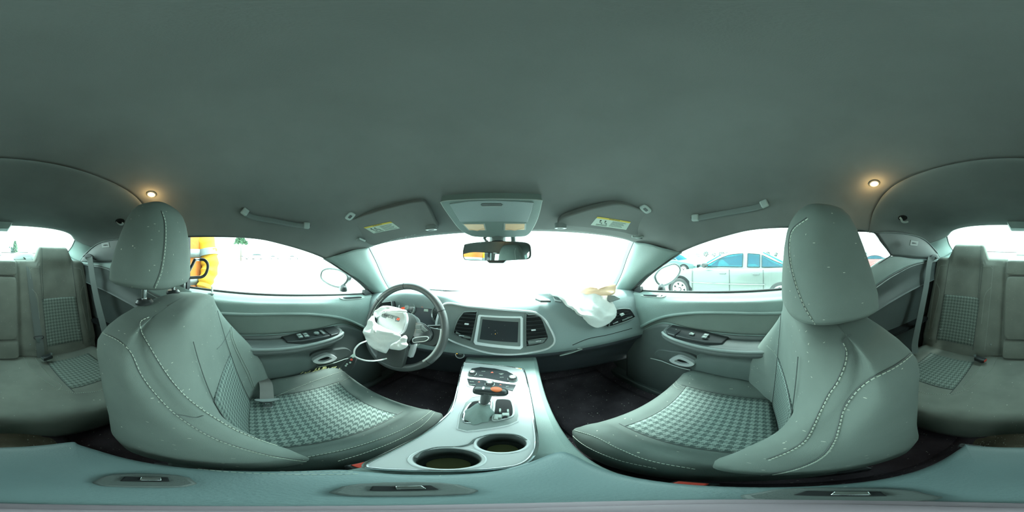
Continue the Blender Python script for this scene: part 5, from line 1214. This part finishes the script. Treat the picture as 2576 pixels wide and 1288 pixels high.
# sun visors, roof buttons, pivots
VA, VB, VC_ = V((-.15, .592, .083)), V((-.50, .545, .055)), V((-.33, .37, .170))
vn = (VB - VA).cross(VC_ - VA).normalized(); vn = -vn if vn.z > 0 else vn
VA2, VB2, VC2 = V((.08, .592, .083)), V((.43, .545, .055)), V((.26, .37, .170))
vn2 = (VB2 - VA2).cross(VC2 - VA2).normalized(); vn2 = -vn2 if vn2.z > 0 else vn2
for s, pix, A0, n_, lab, lb in ((-1, [(866, 566), (905, 546), (985, 522), (1055, 507), (1074, 516), (1095, 560), (1100, 577), (1040, 591), (985, 604), (940, 617), (905, 598)], VA, vn, 'left sun visor folded up against the roof, warning sticker by its outer end', [(915, 572), (983, 557), (1006, 574), (940, 587)]),
        (1, [(1408, 566), (1412, 552), (1440, 540), (1500, 523), (1560, 514), (1615, 530), (1660, 552), (1650, 572), (1605, 592), (1560, 584), (1480, 574)], VA2, vn2, 'right sun visor folded up against the roof, warning sticker near its middle', [(1503, 545), (1587, 558), (1575, 578), (1486, 566)])):
    sv = thing('sun_visor', lab, 'sun visor', A0, 'sun visors')
    def vp(a, b, off=0): return PP(a, b, A0 + n_ * off, n_)
    P_ = cromc([vp(a, b, .006) for a, b in pix], 60)
    MB().slab([p - n_ * .006 for p in P_], n_, .007, .014).build('visor_board', headl, sv, bevel=.004, seg=3)
    L_ = [vp(a, b, .0072) for a, b in lb]
    MB().slab(L_, n_, .0006, 0).build('warning_sticker', paper, sv, smooth=False); wk = sv.children[-1]
    ux = (L_[1] - L_[0]); uy = (L_[3] - L_[0])
    MB().slab([L_[0], L_[1], L_[1] + uy * .17, L_[0] + uy * .17], n_, .0009, 0).build('yellow_strip', yellow, wk, smooth=False)
    zz = n_ * .0010
    text('WARNING', L_[0] + ux * .5 + uy * .085 + zz, .0085, ux, -uy, ink, wk, ext=.0001)
    for k in range(5): 
        a = L_[0] + ux * .50 + uy * (.32 + .13 * k) + n_ * .0008; MB().tube([a, a + ux * (.42 - .05 * (k % 2))], .0006, 4).build('print_line', ink, wk, smooth=False)
    for k in range(2):
        a = L_[0] + ux * .12 + uy * (.80 + .1 * k) + n_ * .0008; MB().tube([a, a + ux * .32], .0006, 4).build('print_line', ink, wk, smooth=False)
    # seated figure and child seat pictogram
    for cx_, r1 in ((.16, .0035), (.30, .003)):
        a = L_[0] + ux * cx_ + uy * .36 + n_ * .0008; MB().lathe([(r1, 0), (r1, .0003)], a, n_, 12).build('pictogram', ink, wk, smooth=False)
        MB().tube([a + uy * .06, a + uy * .22 + ux * .02, a + uy * .24 + ux * .08, a + uy * .38 + ux * .09], .0011, 5).build('pictogram', ink, wk, smooth=False)
    pv = [(905, 600), (890, 604), (918, 606)] if s < 0 else [(1608, 597), (1590, 595), (1625, 592)]
    p0 = vp(*pv[0], .004)
    MB().loft([ell(p0 - n_ * .012, (1, 0, 0), (0, 1, 0), .026, .018, 20), ell(p0 + n_ * .004, (1, 0, 0), (0, 1, 0), .022, .014, 20), ell(p0 + n_ * .009, (1, 0, 0), (0, 1, 0), .012, .008, 20)]).build('visor_pivot', grey, sv)
    MB().tube([vp(*pv[1], .016), vp(*pv[0], .020), vp(*pv[2], .012)], .0045, 10).build('pivot_arm', lgrey, sv)
    # inner clip
    cpx = (1085, 570) if s < 0 else (1410, 566)
    q = vp(*cpx, .004); MB().ring(cromc([q + V((x, y, -.004)) for x, y in ((-.016, -.012), (.016, -.012), (.016, .012), (-.016, .012))], 20), cromc([q + V((x, y, -.004)) for x, y in ((-.009, -.006), (.009, -.006), (.009, .006), (-.009, .006))], 20), (0, 0, -1), .008, .01).build('visor_clip', grey, sv, bevel=.001)
HT_ = bvh(gmesh(grid([mirror_row(h) for h in hr], 60, 48)), gmesh(grid([mirror_row(h) for h in rr], 60, 40)))
def roof(px, py, off=0):
    d = ray(px, py); h = HT_.ray_cast(V((0, 0, 0)), d); n = h[1] if h[1].dot(d) < 0 else -h[1]; return h[0] + n * off, n
for px, py, lab in ((881, 543, 'small grey roof microphone cover above the left sun visor'), (1624, 525, 'small grey roof button cover above the right sun visor')):
    p, n = roof(px, py, .001); k = thing('roof_cover', lab, 'roof cover', p, 'small roof covers')
    u = n.cross(V((0, 1, 0))).normalized(); w_ = n.cross(u)
    MB().loft([ell(p + n * z, u, w_, a, b, 28, 3.5) for z, a, b in ((0, .022, .014), (.003, .021, .013), (.004, .017, .010))]).build('cover', lgrey, k)
    MB().loft([ell(p + n * z, u, w_, a, b, 20, 6) for z, a, b in ((.003, .009, .0055), (.0048, .0085, .005))]).build('grille', vinyl_d, k)
# grab handles
for s, pix, lab in ((-1, ((612, 527), (632, 541), (690, 553), (745, 562), (776, 565)), 'dark grab handle on the roof rail above the left door window'), (1, ((1744, 546), (1765, 543), (1830, 532), (1900, 520), (1928, 508)), 'dark grab handle on the roof rail above the right door window')):
    pts = [roof(a, b, .012 if 0 < i < 4 else .008)[0] for i, (a, b) in enumerate(pix)]; n = roof(*pix[2])[1]
    gh_ = thing('grab_handle', lab, 'grab handle', pts[2], 'roof grab handles')
    MB().tube(crom(pts, 30), 0, flat=(.019, .011), up=V((0, 0, 1))).build('grip', grey, gh_, bevel=.004, seg=3)
    for e in ((0, 1), (4, 3)):
        a, b = pts[e[0]], pts[e[1]]; MB().tube([a - (b - a).normalized() * .004, a + (b - a).normalized() * .020], 0, flat=(.024, .018), up=V((0, 0, 1))).build('handle_cap', lgrey if (s < 0) == (e[0] == 4) or True else grey, gh_, bevel=.004)
        MB().tube([a, a - n * .02], .009, 10).build('handle_foot', vinyl_d, gh_)
# coat hooks
for s, px, py, lab in ((-1, 302, 556, 'small coat hook on the left side of the rear roof lining'), (1, 2271, 548, 'small coat hook on the right side of the rear roof lining')):
    p, n = roof(px, py, .0); k = thing('coat_hook', lab, 'coat hook', p, 'coat hooks')
    u = V((0, 1, 0)); u = (u - n * u.dot(n)).normalized(); w_ = n.cross(u); w_ = -w_ if w_.z > 0 else w_
    MB().loft([ell(p + n * z, u, w_, a, b, 24) for z, a, b in ((-.004, .030, .018), (.002, .028, .017), (.003, .020, .010))]).build('hook_plate', matte, k)
    MB().tube(crom([p - u * s * -.022 + n * .002, p - u * s * -.012 + n * .010 + w_ * .004, p + w_ * .012 + n * .014, p + u * s * -.018 + n * .016 + w_ * .010, p + u * s * -.028 + n * .018 + w_ * -.001], 20), 0, flat=(.010, .004), up=u.cross(n)).build('hook', lgrey, k, bevel=.0015)
# dome lamps
for px, py, lab in ((381, 488, 'lit round dome lamp over the driver headrest'), (2199, 461, 'lit round dome lamp over the passenger side rear seat')):
    p, n = roof(px, py, .0); k = thing('dome_lamp', lab, 'lamp', p, 'dome lamps')
    u = n.orthogonal().normalized(); w_ = n.cross(u)
    MB().lathe([(.019, -.002), (.0185, .003), (.015, .005), (.0125, .003)], p, n, 32, cap=False).build('lamp_bezel', vinyl_d, k)
    MB().lathe([(.0130, .001), (.0125, .0035), (.008, .005)], p, n, 24).build('lamp_lens', lampm, k)
    ld = bpy.data.lights.new('lamp_light', 'POINT'); ld.energy = .22; ld.color = (1, .62, .25); ld.shadow_soft_size = .01
    lo2 = bpy.data.objects.new('lamp_light', ld); C.objects.link(lo2); lo2.location = n * .03; lo2.parent = k
# high brake lamp housing at the rear glass
bk_ = MB().loft([[V((XC + .02 + a * k_, y, z)) for a, y, z in ((-.085, -.90, .196), (.085, -.90, .196), (.085, -1.0, .19), (-.085, -1.0, .19))] for k_ in (1.0,)] + [[V((XC + .02 + a, y, z)) for a, y, z in ((-.062, -.915, .158), (.062, -.915, .158), (.062, -.99, .150), (-.062, -.99, .150))]])
o = bk_.build('brake_lamp_housing', vinyl, None, bevel=.006, seg=3); o['label'] = 'boxy high brake lamp cover at the top middle of the rear window'; o['category'] = 'lamp housing'
o = MB().slab([V((XC + .015 + a, -1.30 + b, .014 + .1 * 0)) for a, b in ((-.035, -.02), (.035, -.02), (.035, .02), (-.035, .02))], (0, .12, 1), .014, .008).build('parcel_shelf_cover', paper, None, bevel=.003)
o['label'] = 'small white anchor cover in the middle of the rear parcel shelf'; o['category'] = 'cover'

# ================================================================== DOOR MIRRORS
for s, pix, lab in ((-1, [(808, 690), (812, 681), (824, 676), (845, 677), (864, 684), (874, 694), (873, 706), (862, 718), (850, 722), (830, 716), (814, 706), (808, 698)], 'left door mirror seen through the driver window'),
                    (1, [(1709, 672), (1710, 684), (1700, 700), (1685, 712), (1668, 718), (1656, 713), (1649, 700), (1650, 690), (1662, 676), (1680, 668), (1697, 664)], 'right door mirror seen through the passenger window')):
    k = thing('door_mirror', lab, 'mirror', S(s, .80, .66, -.26), 'door mirrors')
    c0 = PX(840, 698, -.90) if s < 0 else PX(1681, 692, .84)
    n = V((-s * (.22 if s < 0 else .40), -1, -.02)).normalized()
    P_ = cromc([PP(a, b, c0, n) for a, b in pix], 48); c = sum(P_, V()) / 48
    MB().loft([[c.lerp(p, .35) - n * .085 for p in P_], [c.lerp(p, .8) - n * .065 for p in P_], [c.lerp(p, 1.02) - n * .03 for p in P_], [p + n * .0 for p in P_], [c.lerp(p, .95) - n * .002 for p in P_]]).build('mirror_shell', paint_k if s > 0 else paint_k, k)
    MB().tube(P_, .0065, 8, closed=True).build('mirror_rim', vinyl_d, k)
    MB().slab([c.lerp(p, .95) for p in P_], n, .001, 0).build('mirror_glass', mirror, k, smooth=False)
    low = min(P_, key=lambda p: p.z); b_x = PX(864, 731, -.80) if s < 0 else PX(1664, 731, .735)
    MB().tube(crom([low - n * .03 + V((0, 0, .01)), low.lerp(b_x, .5) + V((0, .01, .0)), b_x + V((0, 0, .02)), b_x], 12), [.018, .016, .015, .016, .016, .017, .018, .018, .02, .02, .022, .022, .024], 14).build('mirror_arm', black, k)

# ================================================================== OUTSIDE
UP = CU.copy(); 
GR = -1.20
FW = V((_f.x, _f.y, 0)); FW = (FW - UP * FW.dot(UP)).normalized(); RT = FW.cross(UP).normalized()
def lv(x, y, h): return RT * x + FW * y + UP * (GR + h)       # a place on the level yard, h above its ground
def PG(px, py, dist):                                           # horizontally dist away in that direction, at its height
    d = ray(px, py); hz = d - UP * d.dot(UP); return d * (dist / hz.length)
G = [[lv(x, y, 0) for x in [(-1 if i < 0 else 1) * (abs(i) / 12) ** 2 * 160 for i in range(-12, 13)]] for y in [(-1 if i < 0 else 1) * (abs(i) / 12) ** 2 * 160 for i in range(-12, 13)]]
gmesh(G).build('ground', asphalt, face=V((0, 0, 50)), kind='structure')
LB = Matrix((RT, FW, UP)).transposed()
def make_car(name, label, origin, heading, paint, L=4.45, W_=1.72, roofh=1.38, suv=False, glassm=cglass, group=None, simple=False):
    """heading: unit vector of travel on the level yard; origin = ground point under the middle"""
    F = V(heading).normalized(); R = F.cross(UP).normalized()
    t = thing(name, label, 'car', origin, group)
    def q(y, x, h): return V(origin) + F * y + R * x + UP * h
    hl = L / 2; sc = L / 4.45; kz = roofh / 1.38
    # lower body: sections along the length, (y, halfwidth, bottom, belt height)
    secs = []
    for y, w2, b, top in ((hl, .52, .36, .50), (hl - .04, .66, .28, .60), (hl - .22, .76, .24, .66), (hl - .60, .82, .22, .74), (hl - 1.15, .85, .20, .84), (hl - 1.45, .86, .20, .90), (0, .865, .20, .92), (-hl + 1.3, .865, .20, .94), (-hl + .75, .85, .22, .96), (-hl + .25, .80, .26, .95), (-hl + .05, .72, .34, .90), (-hl, .60, .42, .72)):
        w2 *= W_ / 1.72; top *= kz
        pr = [(0, b), (w2 * .9, b), (w2 * .985, b + .10), (w2, b + .28), (w2 * .99, top - .16), (w2 * .955, top - .03), (w2 * .80, top), (0, top + .025)]
        full = pr + [(-a, h) for a, h in pr[1:-1][::-1]]
        secs.append(cromc([q(y, a, h) for a, h in full], 40))
    MB().loft(secs).build('body', paint, t)
    bd_ = t.children[-1]
    # cabin
    ya, yb_, yc_, yd = (hl - 1.45, hl - 2.25, -hl + 1.45, -hl + .72) if not suv else (hl - 1.35, hl - 2.0, -hl + .55, -hl + .18)
    secs = []; gsec = []
    for (y, w1, h) in ((ya, .74, .90), (ya - .25, .72, 1.06), (ya - .55, .68, 1.24), (yb_, .63, 1.34), ((yb_ + yc_) / 2, .62, 1.38), (yc_, .62, 1.345), (yc_ - (yc_ - yd) * .45, .66, 1.17), (yd, .72, .94)):
        h *= kz; w1 *= W_ / 1.72; lo = .86 * kz; w0 = .80 * W_ / 1.72
        secs.append([q(y, a, hh) for a, hh in ((w0, lo), (w1 + (w0 - w1) * .1, h - .05 if h - .05 > lo else lo + .01), (w1 * .92, h), (0, h + .02), (-w1 * .92, h), (-w1 - (w0 - w1) * .1, h - .05 if h - .05 > lo else lo + .01), (-w0, lo))])
    MB().loft(secs, close=True).build('cabin', paint, t, ang=50)
    # side windows as separate panes
    def pane(y0_, y1_, s, nm='side_window'):
        def topat(y):
            tab = sorted([(ya, .92), (ya - .25, 1.04), (ya - .55, 1.20), (yb_, 1.29), ((yb_ + yc_) / 2, 1.32), (yc_, 1.29), (yc_ - (yc_ - yd) * .45, 1.13), (yd, .97)])
            for (a, b), (c_, d_) in zip(tab, tab[1:]):
                if a <= y <= c_: return b + (d_ - b) * (y - a) / (c_ - a)
            return .97
        N_ = 8; up_ = []; lo_ = []
        for i in range(N_ + 1):
            y = y0_ + (y1_ - y0_) * i / N_; h = topat(y) - .035; 
            def wat(hh): f_ = (hh - .86) / (1.33 - .86); return (.80 + (.655 - .80) * f_) * W_ / 1.72 + .006
            h = max(h, .965); up_.append(q(y, s * wat(h), h * kz)); lo_.append(q(y, s * wat(.955), .955 * kz))
        MB().slab(up_ + lo_[::-1], R * s, .010, .012).build(nm, glassm, t, smooth=False)
        MB().tube(up_ + lo_[::-1], .010, 6, closed=True).build('window_frame', rubber, t)
    for s in (-1, 1):
        if simple:
            pane(yd + .16, ya - .12, s); continue
        pane((yb_ + yc_) / 2 + .06, ya - .14, s); pane(yc_ + .02, (yb_ + yc_) / 2 - .06, s); pane(yd + .18, yc_ - .03, s)
        MB().tube([q(hl - 1.25, s * .872 * W_ / 1.72, .52), q(-hl + 1.35, s * .880 * W_ / 1.72, .54)], .014, 6).build('rub_strip', paint, t)
        for y in (hl - 1.30, -.05, -hl + 1.38):
            MB().tube([q(y, s * .868 * W_ / 1.72, .26), q(y, s * .876 * W_ / 1.72, .6), q(y + .01, s * .845 * W_ / 1.72, .88)], .006, 5).build('door_gap', rubber, t)
        for y in (.12, -hl + 1.55):
            MB().box(q(y, s * .875 * W_ / 1.72, .78), (.03, .15, .03), Matrix((R, F, UP)).transposed()).build('door_handle', vinyl_d, t, bevel=.008)
        MB().loft([ell(q(ya - .22, s * x, .98), F, UP, r1, r2, 16) for x, r1, r2 in ((.84, .03, .02), (.90, .08, .06), (.97, .09, .065), (1.02, .05, .04))]).build('wing_mirror', black, t)
    # screens
    for y0_, h0, y1_, h1 in ((ya + .02, .93, ya - .52, 1.24), (yd - .02, .97, yc_ - .05, 1.31)):
        MB().slab([q(y0_, -.66, h0 * kz), q(y0_, .66, h0 * kz), q(y1_, .60, h1 * kz), q(y1_, -.60, h1 * kz)], UP + F * (1 if y0_ > 0 else -1) * .8, .012, .0).build('screen', glassm, t, smooth=False)
    for y in (hl - .92 * sc, -hl + .98 * sc):
        for s in (-1, 1):
            a = q(y, s * (.80 * W_ / 1.72), .30); ax_ = R * s; sw_ = W_ / 1.72
            MB().lathe([(.37, -.1), (.37, .052)], a, ax_, 32).build('wheel_arch', matte, t)
            MB().lathe([(.20, -.06), (.27, -.05), (.30, -.02), (.305, .04), (.285, .075), (.225, .085), (.215, .07)], a, ax_, 36, cap=False).build('tyre', rubber, t); ty = t.children[-1]
            MB().lathe([(.218, .04), (.214, .080), (.195, .074), (.06, .060), (.05, .05)], a, ax_, 36).build('wheel_rim', paper if not simple else silver, t); wr__ = t.children[-1]
            if not simple:
                for k in range(7):
                    an = 2 * PI * (k + .5) / 7; d1 = F * math.cos(an) + UP * math.sin(an); d2 = F * -math.sin(an) + UP * math.cos(an)
                    MB().slab([a + ax_ * .074 + d1 * .105 , a + ax_ * .074 + d1 * .175 + d2 * .034, a + ax_ * .074 + d1 * .175 - d2 * .034], ax_, .006, .02).build('spoke_gap', matte, wr__, smooth=False)  # dark wedges laid on the rim paint the shade between spokes
                MB().lathe([(.035, .06), (.03, .082)], a, ax_, 16).build('hub_cap', silver, wr__)
            else:
                for k in range(5):
                    an = 2 * PI * k / 5; d1 = F * math.cos(an) + UP * math.sin(an); MB().lathe([(.035, .07), (.03, .08)], a + d1 * .12, ax_, 8).build('spoke_gap', matte, wr__, smooth=False)  # dark discs on the rim paint the shade of its gaps
    for s in (-1, 1):
        MB().loft([ell(q(hl - z_, s * .56, .60), R, UP, .16 * k_, .06 * k_, 16) for z_, k_ in ((.14, 1), (.05, 1), (.0, .7))]).build('headlamp', lgrey, t)
        MB().loft([ell(q(-hl + z_, s * .58, .78), R, UP, .14 * k_, .07 * k_, 16) for z_, k_ in ((.14, 1), (.02, 1), (-.01, .7))]).build('tail_lamp', red, t)
    return t
def level_at(px, dist):
    d = PG(px, 644, dist); return d - UP * (d.dot(UP)) + UP * GR
make_car('sedan', 'silver four-door sedan parked side-on outside the right window', lv(4.95 * .93, .95, 0), FW, paint_s, L=4.45, roofh=1.36)
make_car('hatchback', 'small teal hatchback beyond the right door mirror', level_at(1700, 12.0), V(-FW * .35 + RT * .0 - FW * .65), paint_t, L=3.9, roofh=1.42, suv=True, simple=True)
make_car('car', 'red car seen through the right rear quarter window', level_at(2188, 15.0), (FW * .85 + RT * .5).normalized(), paint_r, L=4.4, roofh=1.36, simple=True)
for px, d, lab, L in ((612, 62, 'white car leftmost in the far row beyond the driver window', 4.4), (648, 60, 'white van with dark grille in the far row beyond the driver window', 5.4), (690, 64, 'white car in the middle of the far row beyond the driver window', 4.5), (738, 60, 'white car rightmost in the far row beyond the driver window', 4.5)):
    make_car('parked_car' if L < 5 else 'parked_van', lab, level_at(px, d), (FW * .9 + RT * (.3 if L < 5 else -.4)).normalized(), paint_w, L=L, roofh=1.45 if L < 5 else 2.1, suv=L > 5, simple=True, group='far parked cars on the left', glassm=screen)
def tree(label, base, h, r, m_, seed, n=420, conifer=False, name='tree', group=None, low=.25):
    r_ = random.Random(seed); t = thing(name, label, 'tree', base, group)
    MB().tube([V(base), V(base) + UP * h * .85], [h * .022, h * .006], 8).build('trunk', bark, t)
    mb = MB()
    for _ in range(n):
        k = r_.uniform(low, 1) if conifer else None
        if conifer: rad = r * (1.05 - k) ** .8 * r_.uniform(.3, 1); an = r_.uniform(0, 2 * PI); c = V(base) + UP * h * k + RT * math.cos(an) * rad + FW * math.sin(an) * rad
        else:
            d = V((r_.gauss(0, 1), r_.gauss(0, 1), r_.gauss(0, 1))).normalized() * r_.uniform(.3, 1) ** .5; c = V(base) + UP * (h * (1 + low) / 2 + d.z * h * (1 - low) / 2) + RT * d.x * r + FW * d.y * r
        s_ = h * r_.uniform(.04, .085); a = V((r_.uniform(-1, 1), r_.uniform(-1, 1), r_.uniform(-1, 1))).normalized(); b = a.orthogonal().normalized()
        mb.add([c + a * s_, c + b * s_ * .7, c - a * s_, c - b * s_ * .7 + UP * s_ * .3], [(0, 1, 2), (0, 2, 3)])
    mb.build('crown', m_, t, smooth=False, kind='stuff')
tree('open-crowned pine far beyond the driver window', level_at(606, 40), 6.3, 4.0, leaf1, 3, 240, True, 'pine_tree', low=.66)
tree('green conifer seen low through the rear window', level_at(38, 45), 5.2, 1.3, leaf1, 4, 260, True, 'pine_tree')
tree('dark leaning shrub beside the conifer behind the rear window', level_at(27, 44), 4.0, .8, leaf2, 5, 120, False, 'shrub')
for i, (px, h, w_) in enumerate(((1712, 2.2, 3), (1735, 2.6, 3), (1756, 3.2, 2.4), (1776, 4.6, 2.0), (1796, 3.4, 2.0), (1815, 4.6, 2.2), (1830, 4.0, 2.0), (1848, 3.0, 2.4), (1932, 4.2, 1.6), (1952, 3.8, 1.6))):
    tree(('far low tree, %s left of the silver sedan roof' % ('first from the left', 'second from the left', 'third from the left', 'the tallest on the left', 'fifth from the left', 'third from the right', 'second from the right', 'last on the right')[i] if i < 8 else 'far low tree beyond the sedan boot, the %s of two' % ('left', 'right')[i - 8]), level_at(px, 110), h, w_, leaf2, 20 + i, 260, False, 'far_tree', 'far trees left of the sedan roof' if i < 8 else 'far trees behind the sedan boot', low=.15)
for i, px in enumerate((2140, 2175)):
    tree('far tree beyond the %s of the red car' % ('left end', 'right end')[i], level_at(px, 90), 3.4, 2.6, leaf2, 50 + i, 160, False, 'far_tree', 'far trees beyond the red car', low=.2)
bl = thing('building', 'long white building with two small windows behind the rear window', 'building', level_at(2512, 40))
c = level_at(2512, 40); nB = V((0, 0, 0)) - c; nB = (nB - UP * nB.dot(UP)).normalized(); uB = UP.cross(nB).normalized()
MB().loft([[c + uB * x + UP * z for x, z in ((-9, 0), (9, 0), (9, 3.2), (-9, 3.2))], [c - nB * 5 + uB * x + UP * z for x, z in ((-9, 0), (9, 0), (9, 3.2), (-9, 3.2))]]).build('wall', wallw, bl, smooth=False)
for px in (2501.5, 2521.5):
    p = PG(px, 628, 39.95); q = [p + uB * x + UP * z for x, z in ((-.28, -.40), (.28, -.40), (.28, .42), (-.28, .42))]
    MB().slab(q, nB, .03, .02).build('window', grey, bl, smooth=False); f_ = bl.children[-1]
    for k in range(2): MB().box(p + nB * .04 + UP * (.12 - .24 * k), (.5, .03, .05), Matrix((uB, nB, UP)).transposed()).build('glazing_bar', paper, f_, smooth=False)
# ---- person in a hi-vis jacket beside the driver window, facing the car
pb = RT * -1.16 + FW * -.585 + UP * GR
pe = thing('person', 'person in orange and yellow reflective jacket standing close outside the driver window', 'person', pb)
PF = (RT * 1.0 + FW * .25).normalized(); PR = PF.cross(UP).normalized()
def q(f, r, h): return pb + PF * f + PR * r + UP * h
J = {'pel': (q(0, 0, .95), .135, .10), 'wst': (q(0, 0, 1.10), .13, .095), 'che': (q(0, 0, 1.30), .16, .115), 'nck': (q(0, 0, 1.46), .07, .07), 'nk2': (q(.01, 0, 1.53), .055, .055), 'hd1': (q(.02, 0, 1.60), .075, .085), 'hd2': (q(.02, 0, 1.68), .080, .095), 'hd3': (q(.01, 0, 1.75), .055, .065)}
E = [('pel', 'wst'), ('wst', 'che'), ('che', 'nck'), ('nck', 'nk2'), ('nk2', 'hd1'), ('hd1', 'hd2'), ('hd2', 'hd3')]
for s in (-1, 1):
    n_ = str(s)
    J['sh' + n_] = (q(0, s * .19, 1.40), .065, .065); J['el' + n_] = (q(.05, s * .24, 1.12), .045, .045); J['wr' + n_] = (q(.12, s * .19, .94), .03, .026); J['ha' + n_] = (q(.15, s * .17, .88), .036, .02)
    J['hp' + n_] = (q(0, s * .09, .88), .095, .095); J['kn' + n_] = (q(.01, s * .11, .50), .058, .058); J['an' + n_] = (q(-.02, s * .12, .09), .038, .038); J['to' + n_] = (q(.13, s * .13, .035), .035, .03)
    E += [('che', 'sh' + n_), ('sh' + n_, 'el' + n_), ('el' + n_, 'wr' + n_), ('wr' + n_, 'ha' + n_), ('pel', 'hp' + n_), ('hp' + n_, 'kn' + n_), ('kn' + n_, 'an' + n_), ('an' + n_, 'to' + n_)]
    hc_ = J['ha' + n_][0]
    for k in range(5):
        f0 = 'f%d%s' % (k, n_); side = (k - 1.5) * .017 if k < 4 else -s * .035; ln = (.035, .042, .040, .032, .026)[k]
        J[f0 + 'a'] = (hc_ + PF * (.035 if k < 4 else .005) + PR * side, .0085, .0085); J[f0 + 'b'] = (hc_ + PF * (.035 + ln if k < 4 else .03) + PR * side - UP * .018, .0075, .0075); J[f0 + 'c'] = (hc_ + PF * (.03 + ln if k < 4 else .045) + PR * side - UP * .045 * (1 if k < 4 else .4), .0065, .0065)
        E += [('ha' + n_, f0 + 'a'), (f0 + 'a', f0 + 'b'), (f0 + 'b', f0 + 'c')]
ks = list(J); me = bpy.data.meshes.new('body'); me.from_pydata([tuple(J[k][0] - pb) for k in ks], [(ks.index(a), ks.index(b)) for a, b in E], []); me.materials.append(skin)
o = bpy.data.objects.new('body', me); fin(o, pe)
md = o.modifiers.new('skin', 'SKIN'); md.use_smooth_shade = True
sl_ = me.skin_vertices[0].data if len(me.skin_vertices) else None
if sl_ is None:
    bm = bmesh.new(); bm.from_mesh(me); ly = bm.verts.layers.skin.verify()
    for v, k in zip(bm.verts, ks): v[ly].radius = J[k][1:]; v[ly].use_root = (k == 'pel')
    bm.to_mesh(me); bm.free()
else:
    for v, k in zip(sl_, ks): v.radius = J[k][1:]; v.use_root = (k == 'pel')
md = o.modifiers.new('sub', 'SUBSURF'); md.levels = 1; md.render_levels = 2
# clothes as shells over the body
jl = []
for h, a, b in ((.80, .195, .15), (.84, .20, .155), (.95, .19, .15), (1.08, .18, .14), (1.2, .19, .145), (1.32, .20, .15), (1.40, .19, .135), (1.45, .12, .10), (1.50, .085, .085), (1.55, .08, .08)):
    jl.append([q(b * math.sin(t) * (1 + .05 * math.sin(5 * t + 9 * h)), a * math.cos(t) * (1 + .04 * math.sin(7 * t + 12 * h)), h) for t in [2 * PI * k / 40 for k in range(40)]])
MB().loft(jl, cap=False).build('jacket', hivis, pe, solid=.008)
jk = pe.children[-1]
for h in (1.02, 1.22):
    a_, b_2 = (.190, .150) if h < 1.1 else (.199, .153)
    MB().loft([[q((b_2 + .004) * math.sin(t), (a_ + .004) * math.cos(t), h + d) for t in [2 * PI * k / 40 for k in range(40)]] for d in (-.03, .03)], cap=False).build('reflective_band', reflec, jk, solid=.003)
for s in (-1, 1):
    A_, B_, C_ = J['sh%d' % s][0], J['el%d' % s][0], J['wr%d' % s][0]
    pth = crom([A_ - PR * s * .03 + UP * .02, A_.lerp(B_, .5), B_, B_.lerp(C_, .6), C_], 24)
    MB().tube(pth, [.082 - .036 * k / 24 + .006 * math.sin(k * 1.9) for k in range(25)], 18).build('sleeve', hiyel, pe)
    sv_ = pe.children[-1]; MB().tube([A_.lerp(B_, .55), A_.lerp(B_, .72)], .076, 18, cap=False).build('reflective_band', reflec, sv_)
    H_, K_, N_ = J['hp%d' % s][0], J['kn%d' % s][0], J['an%d' % s][0]
    MB().tube(crom([H_ + UP * .1, H_, K_, N_], 18), [.115 - .055 * k / 18 for k in range(19)], 16).build('trouser_leg', denim, pe)
    MB().loft([ell(q(f, s * .125, h), PR, UP, r1, r2, 16) for f, h, r1, r2 in ((-.10, .05, .03, .04), (-.07, .06, .045, .06), (.05, .05, .05, .05), (.15, .035, .05, .035), (.19, .03, .02, .02))]).build('shoe', matte, pe)
hc_ = J['hd2'][0]
MB().loft([[hc_ + UP * z + PF * (r_ * 1.1 * math.sin(t) - .012) + PR * r_ * math.cos(t) for t in [2 * PI * k / 24 for k in range(24)]] for z, r_ in ((-.02, .088), (.03, .092), (.07, .080), (.10, .05), (.112, .015))]).build('hair', hairm, pe)
for s in (-1, 1):
    MB().lathe([(.010, 0), (.006, .006)], hc_ + PF * .088 + PR * s * .030 - UP * .005, PF, 12).build('eye', paper, pe)
    MB().loft([ell(hc_ + PR * s * (.078 + z) - UP * .02, PF, UP, r_, r_ * 1.6, 12) for z, r_ in ((-.01, .016), (.008, .018), (.014, .010))]).build('ear', skin, pe)
MB().loft([ell(hc_ + PF * (.085 + z) - UP * (.03 + .01 * k), PR, UP, r_, r_ * 1.2, 12) for k, (z, r_) in enumerate(((-.01, .012), (.012, .013), (.020, .007)))]).build('nose', skin, pe)
MB().tube([hc_ + PF * .088 + PR * a - UP * .062 for a in (-.022, 0, .022)], .004, 6).build('mouth', red, pe)
